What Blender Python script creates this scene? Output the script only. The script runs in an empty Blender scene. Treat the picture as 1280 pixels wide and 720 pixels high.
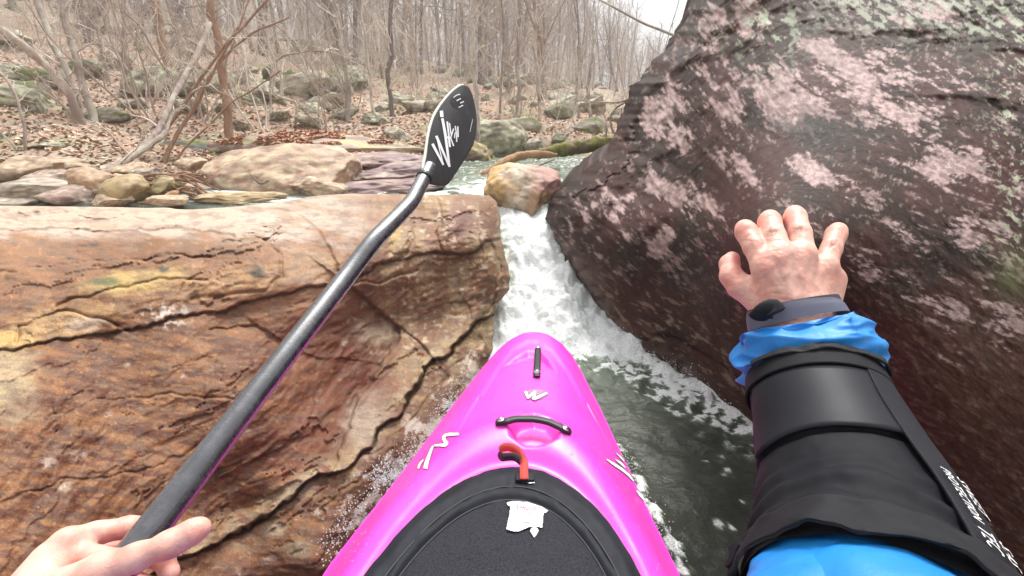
import bpy, math, random
import numpy as np
from mathutils import Vector

# ------------------------------------------------------------------ camera, world, sun, exposure
F = 586.0                      # focal length in photograph pixels (1280 wide)
PITCH = math.radians(19.7)
CP, SP = math.cos(PITCH), math.sin(PITCH)
CAM = np.array([0.0, 0.0, 0.95])
scene = bpy.context.scene
col = scene.collection
cd = bpy.data.cameras.new('camera'); cam = bpy.data.objects.new('camera', cd); col.objects.link(cam)
cam.location = CAM; cam.rotation_euler = (math.pi/2 - PITCH, 0, 0)
cd.sensor_width = 36.0; cd.lens = 36.0*F/1280.0; cd.clip_start = 0.01; cd.clip_end = 2000
scene.camera = cam

SUN_EL, SUN_AZ = 62.0, 20.0     # degrees; azimuth measured from +Y towards +X
w = bpy.data.worlds.new('World'); scene.world = w; w.use_nodes = True
nt = w.node_tree; bg = nt.nodes['Background']
sky = nt.nodes.new('ShaderNodeTexSky'); sky.sky_type = 'NISHITA'; sky.sun_disc = False
sky.sun_elevation = math.radians(SUN_EL); sky.sun_rotation = math.radians(SUN_AZ)
sky.air_density = 1.0; sky.dust_density = 4.0; sky.ozone_density = 1.0
hs = nt.nodes.new('ShaderNodeHueSaturation'); hs.inputs['Saturation'].default_value = 0.12
nt.links.new(sky.outputs[0], hs.inputs['Color']); nt.links.new(hs.outputs[0], bg.inputs['Color'])
bg.inputs['Strength'].default_value = 0.15
sd = bpy.data.lights.new('sun', 'SUN'); sun = bpy.data.objects.new('sun', sd); col.objects.link(sun)
sd.energy = 1.5; sd.angle = math.radians(16); sd.color = (1.0, 0.97, 0.93)
el, az = math.radians(SUN_EL), math.radians(SUN_AZ)
sv = Vector((math.cos(el)*math.sin(az), math.cos(el)*math.cos(az), math.sin(el)))
sun.rotation_euler = sv.to_track_quat('Z', 'Y').to_euler()
scene.view_settings.view_transform = 'Standard'; scene.view_settings.look = 'None'
scene.view_settings.exposure = 1.42; scene.view_settings.gamma = 1.0
scene.view_settings.use_curve_mapping = False

HAZE = .0075
# ------------------------------------------------------------------ geometry helpers
def ray(px, py):
    a = (np.asarray(px, float)-640)/F; b = -(np.asarray(py, float)-360)/F
    return np.stack([a, CP+SP*b, -SP+CP*b], -1)
def P(px, py, d):
    return CAM + np.asarray(d, float)[..., None]*ray(px, py)
def Dz(px, py, z):
    return (z-CAM[2])/ray(px, py)[..., 2]
def proj(V):
    q = V-CAM
    dep = q[:, 1]*CP - q[:, 2]*SP
    up = q[:, 1]*SP + q[:, 2]*CP
    dep = np.where(dep < 0.02, 0.02, dep)
    return 640+F*q[:, 0]/dep, 360-F*up/dep, dep
def lin(r, g, b):
    c = np.array([r, g, b])/255.0
    return np.where(c <= .04045, c/12.92, ((c+.055)/1.055)**2.4)
def sstep(a, b, x):
    t = np.clip((x-a)/(b-a), 0, 1); return t*t*(3-2*t)

_G = np.array([[1,1,0],[-1,1,0],[1,-1,0],[-1,-1,0],[1,0,1],[-1,0,1],[1,0,-1],[-1,0,-1],[0,1,1],[0,-1,1],[0,1,-1],[0,-1,-1]], np.float32)
def _hash(i, j, k, seed):
    with np.errstate(over='ignore'):
        h = (i.astype(np.uint32)*np.uint32(374761393)) ^ (j.astype(np.uint32)*np.uint32(668265263)) ^ (k.astype(np.uint32)*np.uint32(2147483647-668)) ^ np.uint32(seed*974711+13)
        h = (h ^ (h >> np.uint32(13)))*np.uint32(1274126177)
        h = (h ^ (h >> np.uint32(15)))*np.uint32(2246822519)
    return h ^ (h >> np.uint32(16))
def gnoise(p, seed=0):
    p = np.asarray(p, np.float32)
    fl = np.floor(p); i = fl.astype(np.int64) & 0xffffffff; f = (p-fl)
    u = f*f*f*(f*(f*6-15)+10)
    out = 0
    for dx in (0, 1):
        wx = u[:, 0] if dx else 1-u[:, 0]
        for dy in (0, 1):
            wy = u[:, 1] if dy else 1-u[:, 1]
            for dz in (0, 1):
                wz = u[:, 2] if dz else 1-u[:, 2]
                g = _G[_hash((i[:, 0]+dx), (i[:, 1]+dy), (i[:, 2]+dz), seed) % np.uint32(12)]
                out = out + wx*wy*wz*(g[:, 0]*(f[:, 0]-dx)+g[:, 1]*(f[:, 1]-dy)+g[:, 2]*(f[:, 2]-dz))
    return out
def fbm(p, octv=4, seed=0, gain=.5):
    a = 1.0; s = 0; p = np.asarray(p, np.float32)
    for o in range(octv):
        s = s + a*gnoise(p, seed+o*17); p = p*2.03+3.1; a *= gain
    return s
def ridged(p, octv=3, seed=0):
    a = 1.0; s = 0; p = np.asarray(p, np.float32)
    for o in range(octv):
        s = s + a*(1-2.2*np.abs(gnoise(p, seed+o*17))); p = p*2.1+1.7; a *= .5
    return s
def worley(p, seed=0):
    p = np.asarray(p, np.float32); fl = np.floor(p); ii = fl.astype(np.int64); f1 = np.full(len(p), 9., np.float32); f2 = f1.copy(); cid = np.zeros(len(p), np.float32)
    for dx in (-1, 0, 1):
        for dy in (-1, 0, 1):
            for dz in (-1, 0, 1):
                c = (ii+np.array([dx, dy, dz])) & 0xffffffff
                h = _hash(c[:, 0], c[:, 1], c[:, 2], seed)
                q = np.stack([(h & 1023)/1023., ((h >> 10) & 1023)/1023., ((h >> 20) & 1023)/1023.], -1)
                d = np.sqrt((((fl+np.array([dx, dy, dz])+q)-p)**2).sum(1))
                n = d < f1
                f2 = np.where(n, f1, np.minimum(f2, d)); cid = np.where(n, (h & 255)/255., cid); f1 = np.where(n, d, f1)
    return f1, f2, cid

class TPS:
    def __init__(s, xy, v, smooth=0.0):
        xy = np.asarray(xy, float)/300.; n = len(xy); s.xy = xy
        d = np.linalg.norm(xy[:, None]-xy[None], axis=2)
        K = np.where(d > 0, d*d*np.log(d+1e-9), 0)+np.eye(n)*smooth
        A = np.zeros((n+3, n+3)); A[:n, :n] = K; A[:n, n] = 1; A[:n, n+1:] = xy; A[n, :n] = 1; A[n+1:, :n] = xy.T
        s.c = np.linalg.solve(A, np.r_[np.asarray(v, float), 0, 0, 0])
    def __call__(s, x, y):
        q = np.stack([x, y], -1)/300.; out = s.c[-3]+q@s.c[-2:]
        for k, c in enumerate(s.xy):
            d2 = ((q-c)**2).sum(1); out = out+s.c[k]*.5*d2*np.log(d2+1e-12)
        return out
def pdist(x, y, poly):
    """distance to a polyline, signed side (+ = right/below when the line runs left to right), nearest arc parameter"""
    best = np.full(x.shape, 1e9); side = np.zeros(x.shape); ta = np.zeros(x.shape)
    n = len(poly)-1
    for k in range(n):
        ax, ay = poly[k]; bx, by = poly[k+1]; vx, vy = bx-ax, by-ay
        t = np.clip(((x-ax)*vx+(y-ay)*vy)/(vx*vx+vy*vy), 0, 1)
        d = np.hypot(x-ax-t*vx, y-ay-t*vy); m = d < best
        side = np.where(m, np.sign(vx*(y-ay)-vy*(x-ax)), side); ta = np.where(m, (k+t)/n, ta); best = np.where(m, d, best)
    return best, side, ta
def inpoly(x, y, poly):
    c = np.zeros(x.shape, bool); n = len(poly)
    for k in range(n):
        x1, y1 = poly[k]; x2, y2 = poly[(k+1) % n]
        m = ((y1 > y) != (y2 > y)) & (x < (x2-x1)*(y-y1)/((y2-y1) or 1e-9)+x1); c ^= m
    return c
def sdpoly(x, y, poly):
    d = pdist(x, y, list(poly)+[poly[0]])[0]
    return np.where(inpoly(x, y, poly), -d, d)
def crv(pts, n):
    """smooth (Catmull-Rom) curve through pts, n samples"""
    p = np.asarray(pts, float); m = len(p)
    p = np.vstack([2*p[0]-p[1], p, 2*p[-1]-p[-2]]); out = []
    for t in np.linspace(0, m-1-1e-9, n):
        i = int(t); f = t-i; a, b, c, d = p[i:i+4]
        out.append(.5*((2*b)+(-a+c)*f+(2*a-5*b+4*c-d)*f*f+(-a+3*b-3*c+d)*f**3))
    return np.array(out)

def mesh_data(name, V, Fc, mat=None, colr=None, smooth=True):
    me = bpy.data.meshes.new(name)
    V = np.asarray(V, np.float32)
    if isinstance(Fc, np.ndarray):
        k = Fc.shape[1]
        me.vertices.add(len(V)); me.vertices.foreach_set('co', V.ravel())
        me.loops.add(Fc.size); me.loops.foreach_set('vertex_index', np.ascontiguousarray(Fc, dtype=np.int32).ravel())
        me.polygons.add(len(Fc)); me.polygons.foreach_set('loop_start', np.arange(0, Fc.size, k, dtype=np.int32))
        me.update(calc_edges=True)
    else:
        me.from_pydata([tuple(map(float, v)) for v in V], [], [tuple(map(int, f)) for f in Fc]); me.update()
    if smooth: me.polygons.foreach_set('use_smooth', np.ones(len(me.polygons), bool))
    if colr is not None:
        a = me.color_attributes.new('Col', 'FLOAT_COLOR', 'POINT')
        c = np.ones((len(V), 4), np.float32); c[:, :colr.shape[1]] = np.clip(colr, 0, 1); a.data.foreach_set('color', c.ravel())
    if mat: me.materials.append(mat)
    return me
def mk(name, V, Fc, mat=None, parent=None, colr=None, smooth=True):
    o = bpy.data.objects.new(name, mesh_data(name, V, Fc, mat, colr, smooth)); col.objects.link(o)
    if parent:
        o.parent = parent
        if parent.parent is None and parent.type == 'EMPTY': o.location = -Vector(parent.location)
    return o
def empty(name, loc=(0, 0, 0)):
    o = bpy.data.objects.new(name, None); o.location = [float(c) for c in loc]; o.empty_display_size = .1; col.objects.link(o); return o
def tag(o, label=None, cat=None, group=None, kind=None):
    if label: o['label'] = label
    if cat: o['category'] = cat
    if group: o['group'] = group
    if kind: o['kind'] = kind
    return o
def grid_faces(nr, nc):
    i = np.arange(nr*nc).reshape(nr, nc)
    return np.stack([i[:-1, :-1], i[1:, :-1], i[1:, 1:], i[:-1, 1:]], -1).reshape(-1, 4)
def bevel(o, wd=.002, seg=2):
    m = o.modifiers.new('bevel', 'BEVEL'); m.width = wd; m.segments = seg; m.limit_method = 'ANGLE'; return o
def tube(pts, rad, n=8, caps=True, up=(0, 0, 1), flat=1.0):
    """ring tube: rad scalar or array; flat scales the second axis. returns V, F(list)"""
    pts = np.asarray(pts, float); m = len(pts); rad = np.broadcast_to(np.asarray(rad, float), (m,))
    T = np.gradient(pts, axis=0); T /= np.linalg.norm(T, axis=1)[:, None]+1e-12
    V = []; u0 = np.asarray(up, float)
    for k in range(m):
        a = np.cross(T[k], u0)
        if np.linalg.norm(a) < 1e-3: a = np.cross(T[k], (1, .3, 0))
        a /= np.linalg.norm(a); b = np.cross(a, T[k])
        for j in range(n):
            t = 2*math.pi*j/n; V.append(pts[k]+rad[k]*(math.cos(t)*a+flat*math.sin(t)*b))
    Fc = [(k*n+j, k*n+(j+1) % n, (k+1)*n+(j+1) % n, (k+1)*n+j) for k in range(m-1) for j in range(n)]
    if caps: Fc += [tuple(range(n-1, -1, -1)), tuple((m-1)*n+j for j in range(n))]
    return np.array(V), Fc
def join(parts):
    V = []; Fc = []; o = 0
    for v, f in parts:
        V.append(v); Fc += [tuple(i+o for i in q) for q in f]; o += len(v)
    return np.vstack(V), Fc
def box(c, sx, sy, sz, R=None):
    v = np.array([[x, y, z] for x in (-1, 1) for y in (-1, 1) for z in (-1, 1)], float)*np.array([sx, sy, sz])/2
    if R is not None: v = v@np.asarray(R).T
    return v+np.asarray(c), [(0, 1, 3, 2), (4, 6, 7, 5), (0, 4, 5, 1), (2, 3, 7, 6), (0, 2, 6, 4), (1, 5, 7, 3)]

# ------------------------------------------------------------------ materials
def newmat(name):
    m = bpy.data.materials.new(name); m.use_nodes = True
    return m, m.node_tree, m.node_tree.nodes['Principled BSDF']
def N(t, kind, **kw):
    n = t.nodes.new(kind)
    for k, v in kw.items():
        if k in n.inputs: n.inputs[k].default_value = v
        else: setattr(n, k, v)
    return n
def ramp(t, src, stops):
    r = t.nodes.new('ShaderNodeValToRGB'); e = r.color_ramp.elements
    while len(e) < len(stops): e.new(.5)
    for k, (p, c) in enumerate(stops):
        e[k].position = p; e[k].color = (*c, 1) if len(c) == 3 else c
    t.links.new(src, r.inputs[0]); return r.outputs[0]
def mix(t, fac, a, b, mode='MIX'):
    m = t.nodes.new('ShaderNodeMix'); m.data_type = 'RGBA'; m.blend_type = mode
    for s, v in ((0, fac), (6, a), (7, b)):
        if isinstance(v, bpy.types.NodeSocket): t.links.new(v, m.inputs[s])
        else: m.inputs[s].default_value = v if s == 0 else (*v, 1)
    return m.outputs[2]
def objco(t, scale=(1, 1, 1)):
    c = t.nodes.new('ShaderNodeTexCoord'); m = t.nodes.new('ShaderNodeMapping'); m.inputs['Scale'].default_value = scale
    t.links.new(c.outputs['Object'], m.inputs[0]); return m.outputs[0]
def noise(t, co, sc, det=4, rough=.55, dist=0):
    n = N(t, 'ShaderNodeTexNoise', Scale=sc, Detail=det, Roughness=rough, Distortion=dist); t.links.new(co, n.inputs['Vector']); return n.outputs['Fac']
def bump(t, b, h, strength=.5, dist=.01, prev=None):
    n = N(t, 'ShaderNodeBump', Strength=strength, Distance=dist); t.links.new(h, n.inputs['Height'])
    if prev is not None: t.links.new(prev, n.inputs['Normal'])
    t.links.new(n.outputs[0], b.inputs['Normal']); return n.outputs[0]
def simple(name, c, rough=.6, spec=.5, bs=0, bd=.001, bsc=200, var=.12, metallic=0, coat=0):
    m, t, b = newmat(name); co = objco(t)
    n = noise(t, co, bsc*.06+3, 4)
    b.inputs['Roughness'].default_value = rough; b.inputs['Metallic'].default_value = metallic
    b.inputs['Specular IOR Level'].default_value = spec; b.inputs['Coat Weight'].default_value = coat
    c = np.asarray(c, float)
    t.links.new(ramp(t, n, [(.3, tuple(c*(1-var))), (.7, tuple(np.minimum(c*(1+var), 1)))]), b.inputs['Base Color'])
    if bs: bump(t, b, noise(t, co, bsc, 3), bs, bd)
    return m
def rockmat(name, rough=(.45, .8), s1=60, s2=420, b1=.5, d1=.006, vcol=True, base=None, dark=.72, light=1.25, spec=.4, fine=(.86, 1.18)):
    m, t, b = newmat(name); co = objco(t)
    n1 = noise(t, co, s1, 6, .62); n2 = noise(t, co, s2, 4, .6)
    if vcol:
        a = t.nodes.new('ShaderNodeVertexColor'); a.layer_name = 'Col'; c0 = a.outputs[0]
    else:
        nb = noise(t, co, base[1], 6, .6, .6); c0 = ramp(t, nb, base[0])
    f = ramp(t, n1, [(.25, (dark,)*3), (.5, (1, 1, 1)), (.78, (light,)*3)])
    c1 = mix(t, 1.0, c0, f, 'MULTIPLY')
    f2 = ramp(t, n2, [(.3, (fine[0],)*3), (.72, (fine[1], fine[1]*.985, fine[1]*.96))])
    c2 = mix(t, 1.0, c1, f2, 'MULTIPLY')
    t.links.new(c2, b.inputs['Base Color'])
    t.links.new(ramp(t, n1, [(.3, (rough[0],)*3), (.7, (rough[1],)*3)]), b.inputs['Roughness'])
    p = bump(t, b, n1, b1, d1); bump(t, b, n2, .35, d1*.3, p)
    b.inputs['Specular IOR Level'].default_value = spec
    return m
M = {}
M['left_rock'] = rockmat('wet_brown_sandstone', (.5, .8), 75, 330, .45, .0035, dark=.74, light=1.22, spec=.28, fine=(.66, 1.38))
M['right_rock'] = rockmat('dark_lichen_rock', (.55, .9), 80, 330, .4, .004, dark=.72, light=1.25, spec=.2, fine=(.68, 1.38))
M['boulder'] = rockmat('lichen_boulder', (.7, .9), 14, 90, .6, .02, vcol=True, dark=.65, light=1.35)
M['earth'] = rockmat('forest_floor', (.85, .95), 9, 60, .8, .03, vcol=True, dark=.6, light=1.4)
M['wetstone'] = rockmat('creek_stone', (.45, .8), 24, 200, .5, .008, vcol=True, dark=.72, light=1.28)

# ------------------------------------------------------------------ ground and creek water
CH = [(-.05, 1.2), (0.02, 1.9), (0.16, 2.5), (0.2, 3.1), (.35, 3.9), (1.2, 4.7), (3.0, 5.1), (7, 5.6), (16, 8)]
SIDE = [(0.1, 3.05), (-.8, 2.75), (-1.9, 2.6), (-3.2, 2.7)]
def ground_h(x, y):
    r = np.hypot(x, y-0.5); az = np.degrees(np.arctan2(x, np.maximum(y, 1e-3)))
    az = np.where(y < 0, np.sign(x)*90, az)
    crest = np.interp(az, [-90, -50, -20, 0, 18, 35, 90], [.24, .21, .155, .105, .055, .07, .20])
    h = .5+np.interp(r, [0, 3.2, 5, 36, 70, 400], [0, .02, .12, 0, 0, 0])
    rr = np.clip(r-4.6, 0, None)
    h = np.where(r > 5, .62, h)+crest*np.minimum(rr, 34)*(1-.12*np.exp(-rr/5))+.012*np.clip(rr-34, 0, None)
    p = np.stack([x, y, 0*x], -1)
    h = h+fbm(p*.5, 4, 5)*.13*np.clip(r/6, .3, 3.)+fbm(p*1.9, 3, 9)*.07
    d, _, _ = pdist(x, y, CH); wdt = np.interp(y, [2, 3, 4, 6], [.5, .6, .95, 1.6])
    h = h-(h+.25-.35*sstep(2.6, 3.2, y))*(1-sstep(wdt, wdt+.45, d))
    d2, _, _ = pdist(x, y, SIDE); h = h-(h-.38)*(1-sstep(.22, .5, d2))*(y > 1.5)
    pool = 1-sstep(1.55, 2.2, y+0*x); pool = pool*(1-sstep(1.3, 2.2, np.abs(x-.2)))
    h = h*(1-pool)-.6*pool
    low = (1-sstep(.2, 1.6, y))*(1-sstep(2.6, 4.5, np.abs(x-.2)))
    return h*(1-low)-.6*low
def axis(segs):
    out = []
    for a, b, s in segs: out.append(np.arange(a, b-1e-9, s))
    out.append([segs[-1][1]]); return np.concatenate(out)
gx = axis([(-260, -60, 12), (-60, -20, 2), (-20, -8, .35), (-8, 5, .07), (5, 12, .3), (12, 60, 2), (60, 260, 12)])
gy = axis([(-60, -4, 4), (-4, 1.8, .3), (1.8, 9, .07), (9, 20, .25), (20, 60, 1.0), (60, 320, 12)])
X, Y = np.meshgrid(gx, gy); x, y = X.ravel(), Y.ravel()
z = ground_h(x, y); p = np.stack([x, y, z], -1)
leaf = np.stack([np.full(len(x), .34), np.full(len(x), .25), np.full(len(x), .19)], -1)
n1 = fbm(p*1.3, 4, 31); n2 = fbm(p*5.0, 3, 37)
olive = np.array([.25, .23, .13]); red = np.array([.42, .26, .18]); pale = np.array([.46, .40, .31])
c = leaf+(olive-leaf)*sstep(.05, .35, n1)[:, None]
c = c+(red-c)*(sstep(.0, .3, n2)*.7)[:, None]; c = c+(pale-c)*(sstep(.05, .4, -n2)*.5)[:, None]
mk('ground', p, grid_faces(len(gy), len(gx))[:, ::-1], M['earth'], colr=c)['kind'] = 'structure'

# water
def water_base(x, y):
    s = y-.18*x
    z = np.interp(s, [-99, 1.62, 1.85, 2.1, 2.5, 2.85, 3.05, 3.4, 9, 400], [0, 0, .035, .13, .32, .46, .505, .52, .53, .53])
    return z
FO_CH = [(585, 232), (628, 228), (650, 262), (690, 262), (705, 312), (760, 398), (800, 440), (770, 452), (712, 432), (668, 425), (600, 470), (560, 520), (600, 420), (640, 350), (632, 290), (618, 246)]
def foam_mask(V):
    px, py, dep = proj(V)
    p = V*1.0
    n = fbm(p*np.array([7., 7, 7]), 5, 3); nn = fbm(p*26., 4, 4)
    f = 1-sstep(-6, 12, sdpoly(px, py, FO_CH)+14*n)
    def band(poly, wd, a, th):
        d, _, _ = pdist(px, py, poly)
        g = np.exp(-(d/wd)**2)*a
        return sstep(th, th+.25, g+.55*n+.75*nn)*np.clip(g*1.6, 0, 1)
    f = np.maximum(f, band([(775, 438), (812, 450), (850, 474), (895, 502), (940, 528), (990, 560)], 36, .85, .42))
    f = np.maximum(f, band([(735, 440), (790, 462), (850, 500), (900, 528), (960, 548)], 26, .68, .5))
    f = np.maximum(f, band([(768, 562), (788, 590), (806, 625), (828, 660), (850, 705), (870, 760)], 12, .62, .55))
    f = np.maximum(f, band([(860, 640), (900, 652), (930, 662)], 7, .55, .55))
    f = np.maximum(f, band([(905, 590), (935, 625), (950, 650)], 12, .6, .6))
    f = np.maximum(f, band([(870, 575), (930, 572)], 9, .35, .6))
    f = np.maximum(f, band([(600, 470), (560, 500), (520, 560), (470, 620), (430, 680), (400, 730)], 14, .5, .6))
    up = sstep(2.7, 3.1, p[:, 1])*(1-sstep(3.1, 3.7, p[:, 1]+.3*n))
    f = np.maximum(f, up*sstep(-.1, .4, n+.2))
    f = np.maximum(f, .9*sstep(.12, .5, nn+.6*n)*sstep(3.2, 3.6, p[:, 1])*.6)
    d2, _, _ = pdist(p[:, 0], p[:, 1], SIDE); f = np.maximum(f, (1-sstep(.1, .35, d2))*sstep(-.15, .3, n))
    return f, n, nn
wx = axis([(-60, -6, 6), (-6, -1.2, .3), (-1.2, -.5, .03), (-.5, 1.15, .0085), (1.15, 2.2, .04), (2.2, 8, .4), (8, 40, 4)])
wy = axis([(-60, -3, 6), (-3, .3, .2), (.3, 3.15, .0095), (3.15, 6, .04), (6, 9, .3)])
X, Y = np.meshgrid(wx, wy); x, y = X.ravel(), Y.ravel()
z = water_base(x, y); V = np.stack([x, y, z], -1)
f, n, nn = foam_mask(V)
ramp_on = np.exp(-((y-.18*x-2.2)/.65)**2)
sw = gnoise(np.stack([x*2.2+3, y*3.4, 0*x], -1), 71)*.02+fbm(np.stack([x*7+y*2, y*9, 0*x], -1), 4, 72)*.014*sstep(-.8, .2, y)
V[:, 2] += sw*(1-.3*ramp_on)+ramp_on*(.07*gnoise(V*np.array([6, 4, 0]), 77)+.045*fbm(V*np.array([11, 10, 4]), 5, 78, .6))+f*(.006*np.abs(nn)+.007*n)*(1-.5*ramp_on)
d1, _, _ = pdist(*proj(V)[:2], [(780, 440), (830, 468), (880, 500), (930, 525), (990, 560)])
V[:, 2] += .06*np.exp(-(d1/26)**2)*(.7+.6*n)*(y < 2.2)
d1, _, _ = pdist(*proj(V)[:2], [(770, 565), (806, 625), (850, 705), (880, 770)])
V[:, 2] += .012*np.exp(-(d1/14)**2)
m, t, b = newmat('creek_water'); co = objco(t)
a = t.nodes.new('ShaderNodeVertexColor'); a.layer_name = 'Col'
sep = t.nodes.new('ShaderNodeSeparateColor'); t.links.new(a.outputs[0], sep.inputs[0])
nf = noise(t, co, 150, 5, .7); nw = noise(t, objco(t, (1, 1.5, 1)), 22, 5, .6); nl = noise(t, co, 7, 3)
fm = N(t, 'ShaderNodeMath', operation='MULTIPLY_ADD'); t.links.new(nf, fm.inputs[0]); fm.inputs[1].default_value = 1.5; fm.inputs[2].default_value = -.75
ad = N(t, 'ShaderNodeMath', operation='ADD'); t.links.new(sep.outputs[0], ad.inputs[0]); t.links.new(fm.outputs[0], ad.inputs[1])
mask = ramp(t, ad.outputs[0], [(.30, (0, 0, 0)), (.85, (1, 1, 1))])
deep = ramp(t, nl, [(.3, (.034, .039, .031)), (.7, (.062, .066, .052))])
aer = mix(t, sep.outputs[1], deep, (.34, .42, .31))
foamc = ramp(t, nf, [(.3, (.58, .63, .60)), (.6, (.88, .90, .89))])
t.links.new(mix(t, mask, aer, foamc), b.inputs['Base Color'])
t.links.new(ramp(t, mask, [(0, (.04,)*3), (1, (.55,)*3)]), b.inputs['Roughness'])
b.inputs['IOR'].default_value = 1.33
pb = bump(t, b, nw, .7, .016); bump(t, b, nf, .3, .004, pb)
cc = np.stack([f, np.clip(f*.9+.5*ramp_on*(x > -.6)*(x < 1)+.35*sstep(3.0, 3.3, y), 0, 1), 0*f], -1)
wobj = mk('creek_water', V, grid_faces(len(wy), len(wx))[:, ::-1], m, colr=cc); wobj['kind'] = 'structure'

# ------------------------------------------------------------------ the two big rocks of the gap
def apply_back(V, C, nr, nc, left_skirt=None, right_skirt=None, top_skirt=None):
    """grow extra rows / columns of vertices behind the visible rim so the rock is a solid mass"""
    V = V.reshape(nr, nc, 3); C = C.reshape(nr, nc, 3)
    def noisy(q, k): return q+np.stack([fbm(q*3+k, 3, 60+i) for i in range(3)], -1)*.035
    if top_skirt:
        rows = [noisy(V[0]+np.array(o), 3) for o in top_skirt]
        rr = V[0][None]+0; V = np.concatenate([np.array(rows)[::-1], V]); C = np.concatenate([np.repeat(C[:1], len(rows), 0), C])
    for sk, e in ((left_skirt, 0), (right_skirt, -1)):
        if not sk: continue
        cols = [noisy(V[:, e]+np.array(o), 3) for o in sk]
        cc_ = np.repeat(C[:, [e]], len(cols), 1)
        if e == 0: V = np.concatenate([np.array(cols)[::-1].transpose(1, 0, 2), V], 1); C = np.concatenate([cc_, C], 1)
        else: V = np.concatenate([V, np.array(cols).transpose(1, 0, 2)], 1); C = np.concatenate([C, cc_], 1)
    return V.reshape(-1, 3), C.reshape(-1, 3), V.shape[0], V.shape[1]

# --- left ledge
LZ = [(-500, 257, .64), (-200, 257, .62), (0, 257, .6), (200, 259, .6), (330, 255, .6), (430, 242, .62), (520, 243, .61), (600, 246, .6),
      (-500, 284, .63), (0, 284, .6), (200, 286, .6), (330, 290, .59), (430, 285, .575),
      (0, 430, .5), (-500, 500, .5), (0, 600, .42), (0, 720, .35), (0, 900, .3), (-500, 900, .4), (150, 400, .49), (300, 400, .43), (300, 500, .34),
      (200, 600, .26), (150, 500, .38), (200, 720, .14), (300, 640, .1), (400, 720, .05), (400, 600, .12), (450, 500, .17), (400, 480, .25),
      (590, 500, .04), (520, 520, .09), (480, 620, .05), (540, 560, .03), (470, 680, .0), (200, 900, 0), (400, 900, -.4), (600, 620, -.4), (620, 800, -.9)]
LD = [(560, 262, 2.0), (620, 300, 2.02), (608, 425, 1.86), (600, 465, 1.73), (637, 345, 2.02), (500, 400, 1.74), (560, 340, 1.88), (560, 420, 1.80), (460, 310, 1.62)]
pts = [(a, b_) for a, b_, _ in LZ]+[(a, b_) for a, b_, _ in LD]
vals = [1/float(Dz(a, b_, zz)) for a, b_, zz in LZ]+[1/d for *_, d in LD]
tl = TPS(pts, vals, .0015)
RIM = [(-500, 257), (0, 257), (150, 259), (240, 262), (300, 258), (350, 252), (400, 244), (440, 242), (520, 243), (590, 243), (640, 246)]
RX = [(245, 612), (256, 621), (280, 624), (300, 626), (320, 632), (345, 638), (362, 636), (378, 624), (392, 617), (410, 618), (440, 614), (480, 606), (520, 598), (700, 640), (960, 690)]
ys = axis([(245, 300, 1.1), (300, 740, 1.6), (740, 960, 9)]); us = np.concatenate([np.linspace(0, .44, 45, endpoint=False), np.linspace(.44, 1, 400)])
Yg, U = np.meshgrid(ys, us, indexing='ij')
xr = np.interp(Yg, [a for a, _ in RX], [b_ for _, b_ in RX])
xr = xr+3*gnoise(np.stack([Yg.ravel()*.07, 0*Yg.ravel(), 0*Yg.ravel()+2], -1), 8).reshape(Yg.shape)
px = -500+(xr+500)*U
rim = np.interp(px, [a for a, _ in RIM], [b_ for _, b_ in RIM])
py = Yg+(rim-245)*np.clip(1-(Yg-245)/60, 0, 1)**1.5
px, py = px.ravel(), py.ravel()
d = 1/tl(px, py)
edge = (xr.ravel()-px)
d = d+np.interp(py, [0, 340, 420, 520], [.20, .20, .07, .0])*np.clip(1-edge/30., 0, 1)**2.2
topd = py-np.interp(px, [a for a, _ in RIM], [b_ for _, b_ in RIM])
d = d+.10*np.clip(1-topd/7., 0, 1)**2
V0 = P(px, py, d); q = V0
C1 = [(-200, 446), (-100, 445), (14, 437), (72, 427), (144, 416), (190, 405), (238, 394), (307, 382), (347, 369), (383, 360), (422, 353), (458, 338), (488, 329), (517, 322), (542, 315), (575, 318), (597, 313), (611, 302), (640, 290)]
C2 = [(660, 380), (618, 394), (597, 403), (577, 425), (560, 443), (532, 461), (515, 490), (500, 513), (477, 537), (453, 573), (427, 590), (400, 595), (387, 607), (353, 630), (313, 657), (267, 683), (220, 700), (150, 740)]
C3 = [(430, 352), (445, 363), (470, 385), (499, 410), (495, 428), (477, 450), (460, 480), (440, 520), (425, 560)]
C6 = [(-200, 281), (0, 284), (60, 285), (130, 289), (200, 285), (250, 286), (292, 294)]
C7 = [(345, 262), (372, 268), (398, 290), (412, 312), (421, 330), (424, 352)]
C8 = [(225, 362), (250, 340), (262, 318), (285, 300), (330, 300), (350, 318), (352, 345), (330, 362), (240, 375)]
C9 = [(70, 384), (100, 372), (140, 362), (200, 347), (262, 352)]
C10 = [(14, 425), (40, 398), (80, 388), (130, 398), (150, 410)]
C11 = [(262, 412), (300, 407), (330, 412)]
C12 = [(545, 248), (552, 270), (545, 292), (552, 314)]
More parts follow.
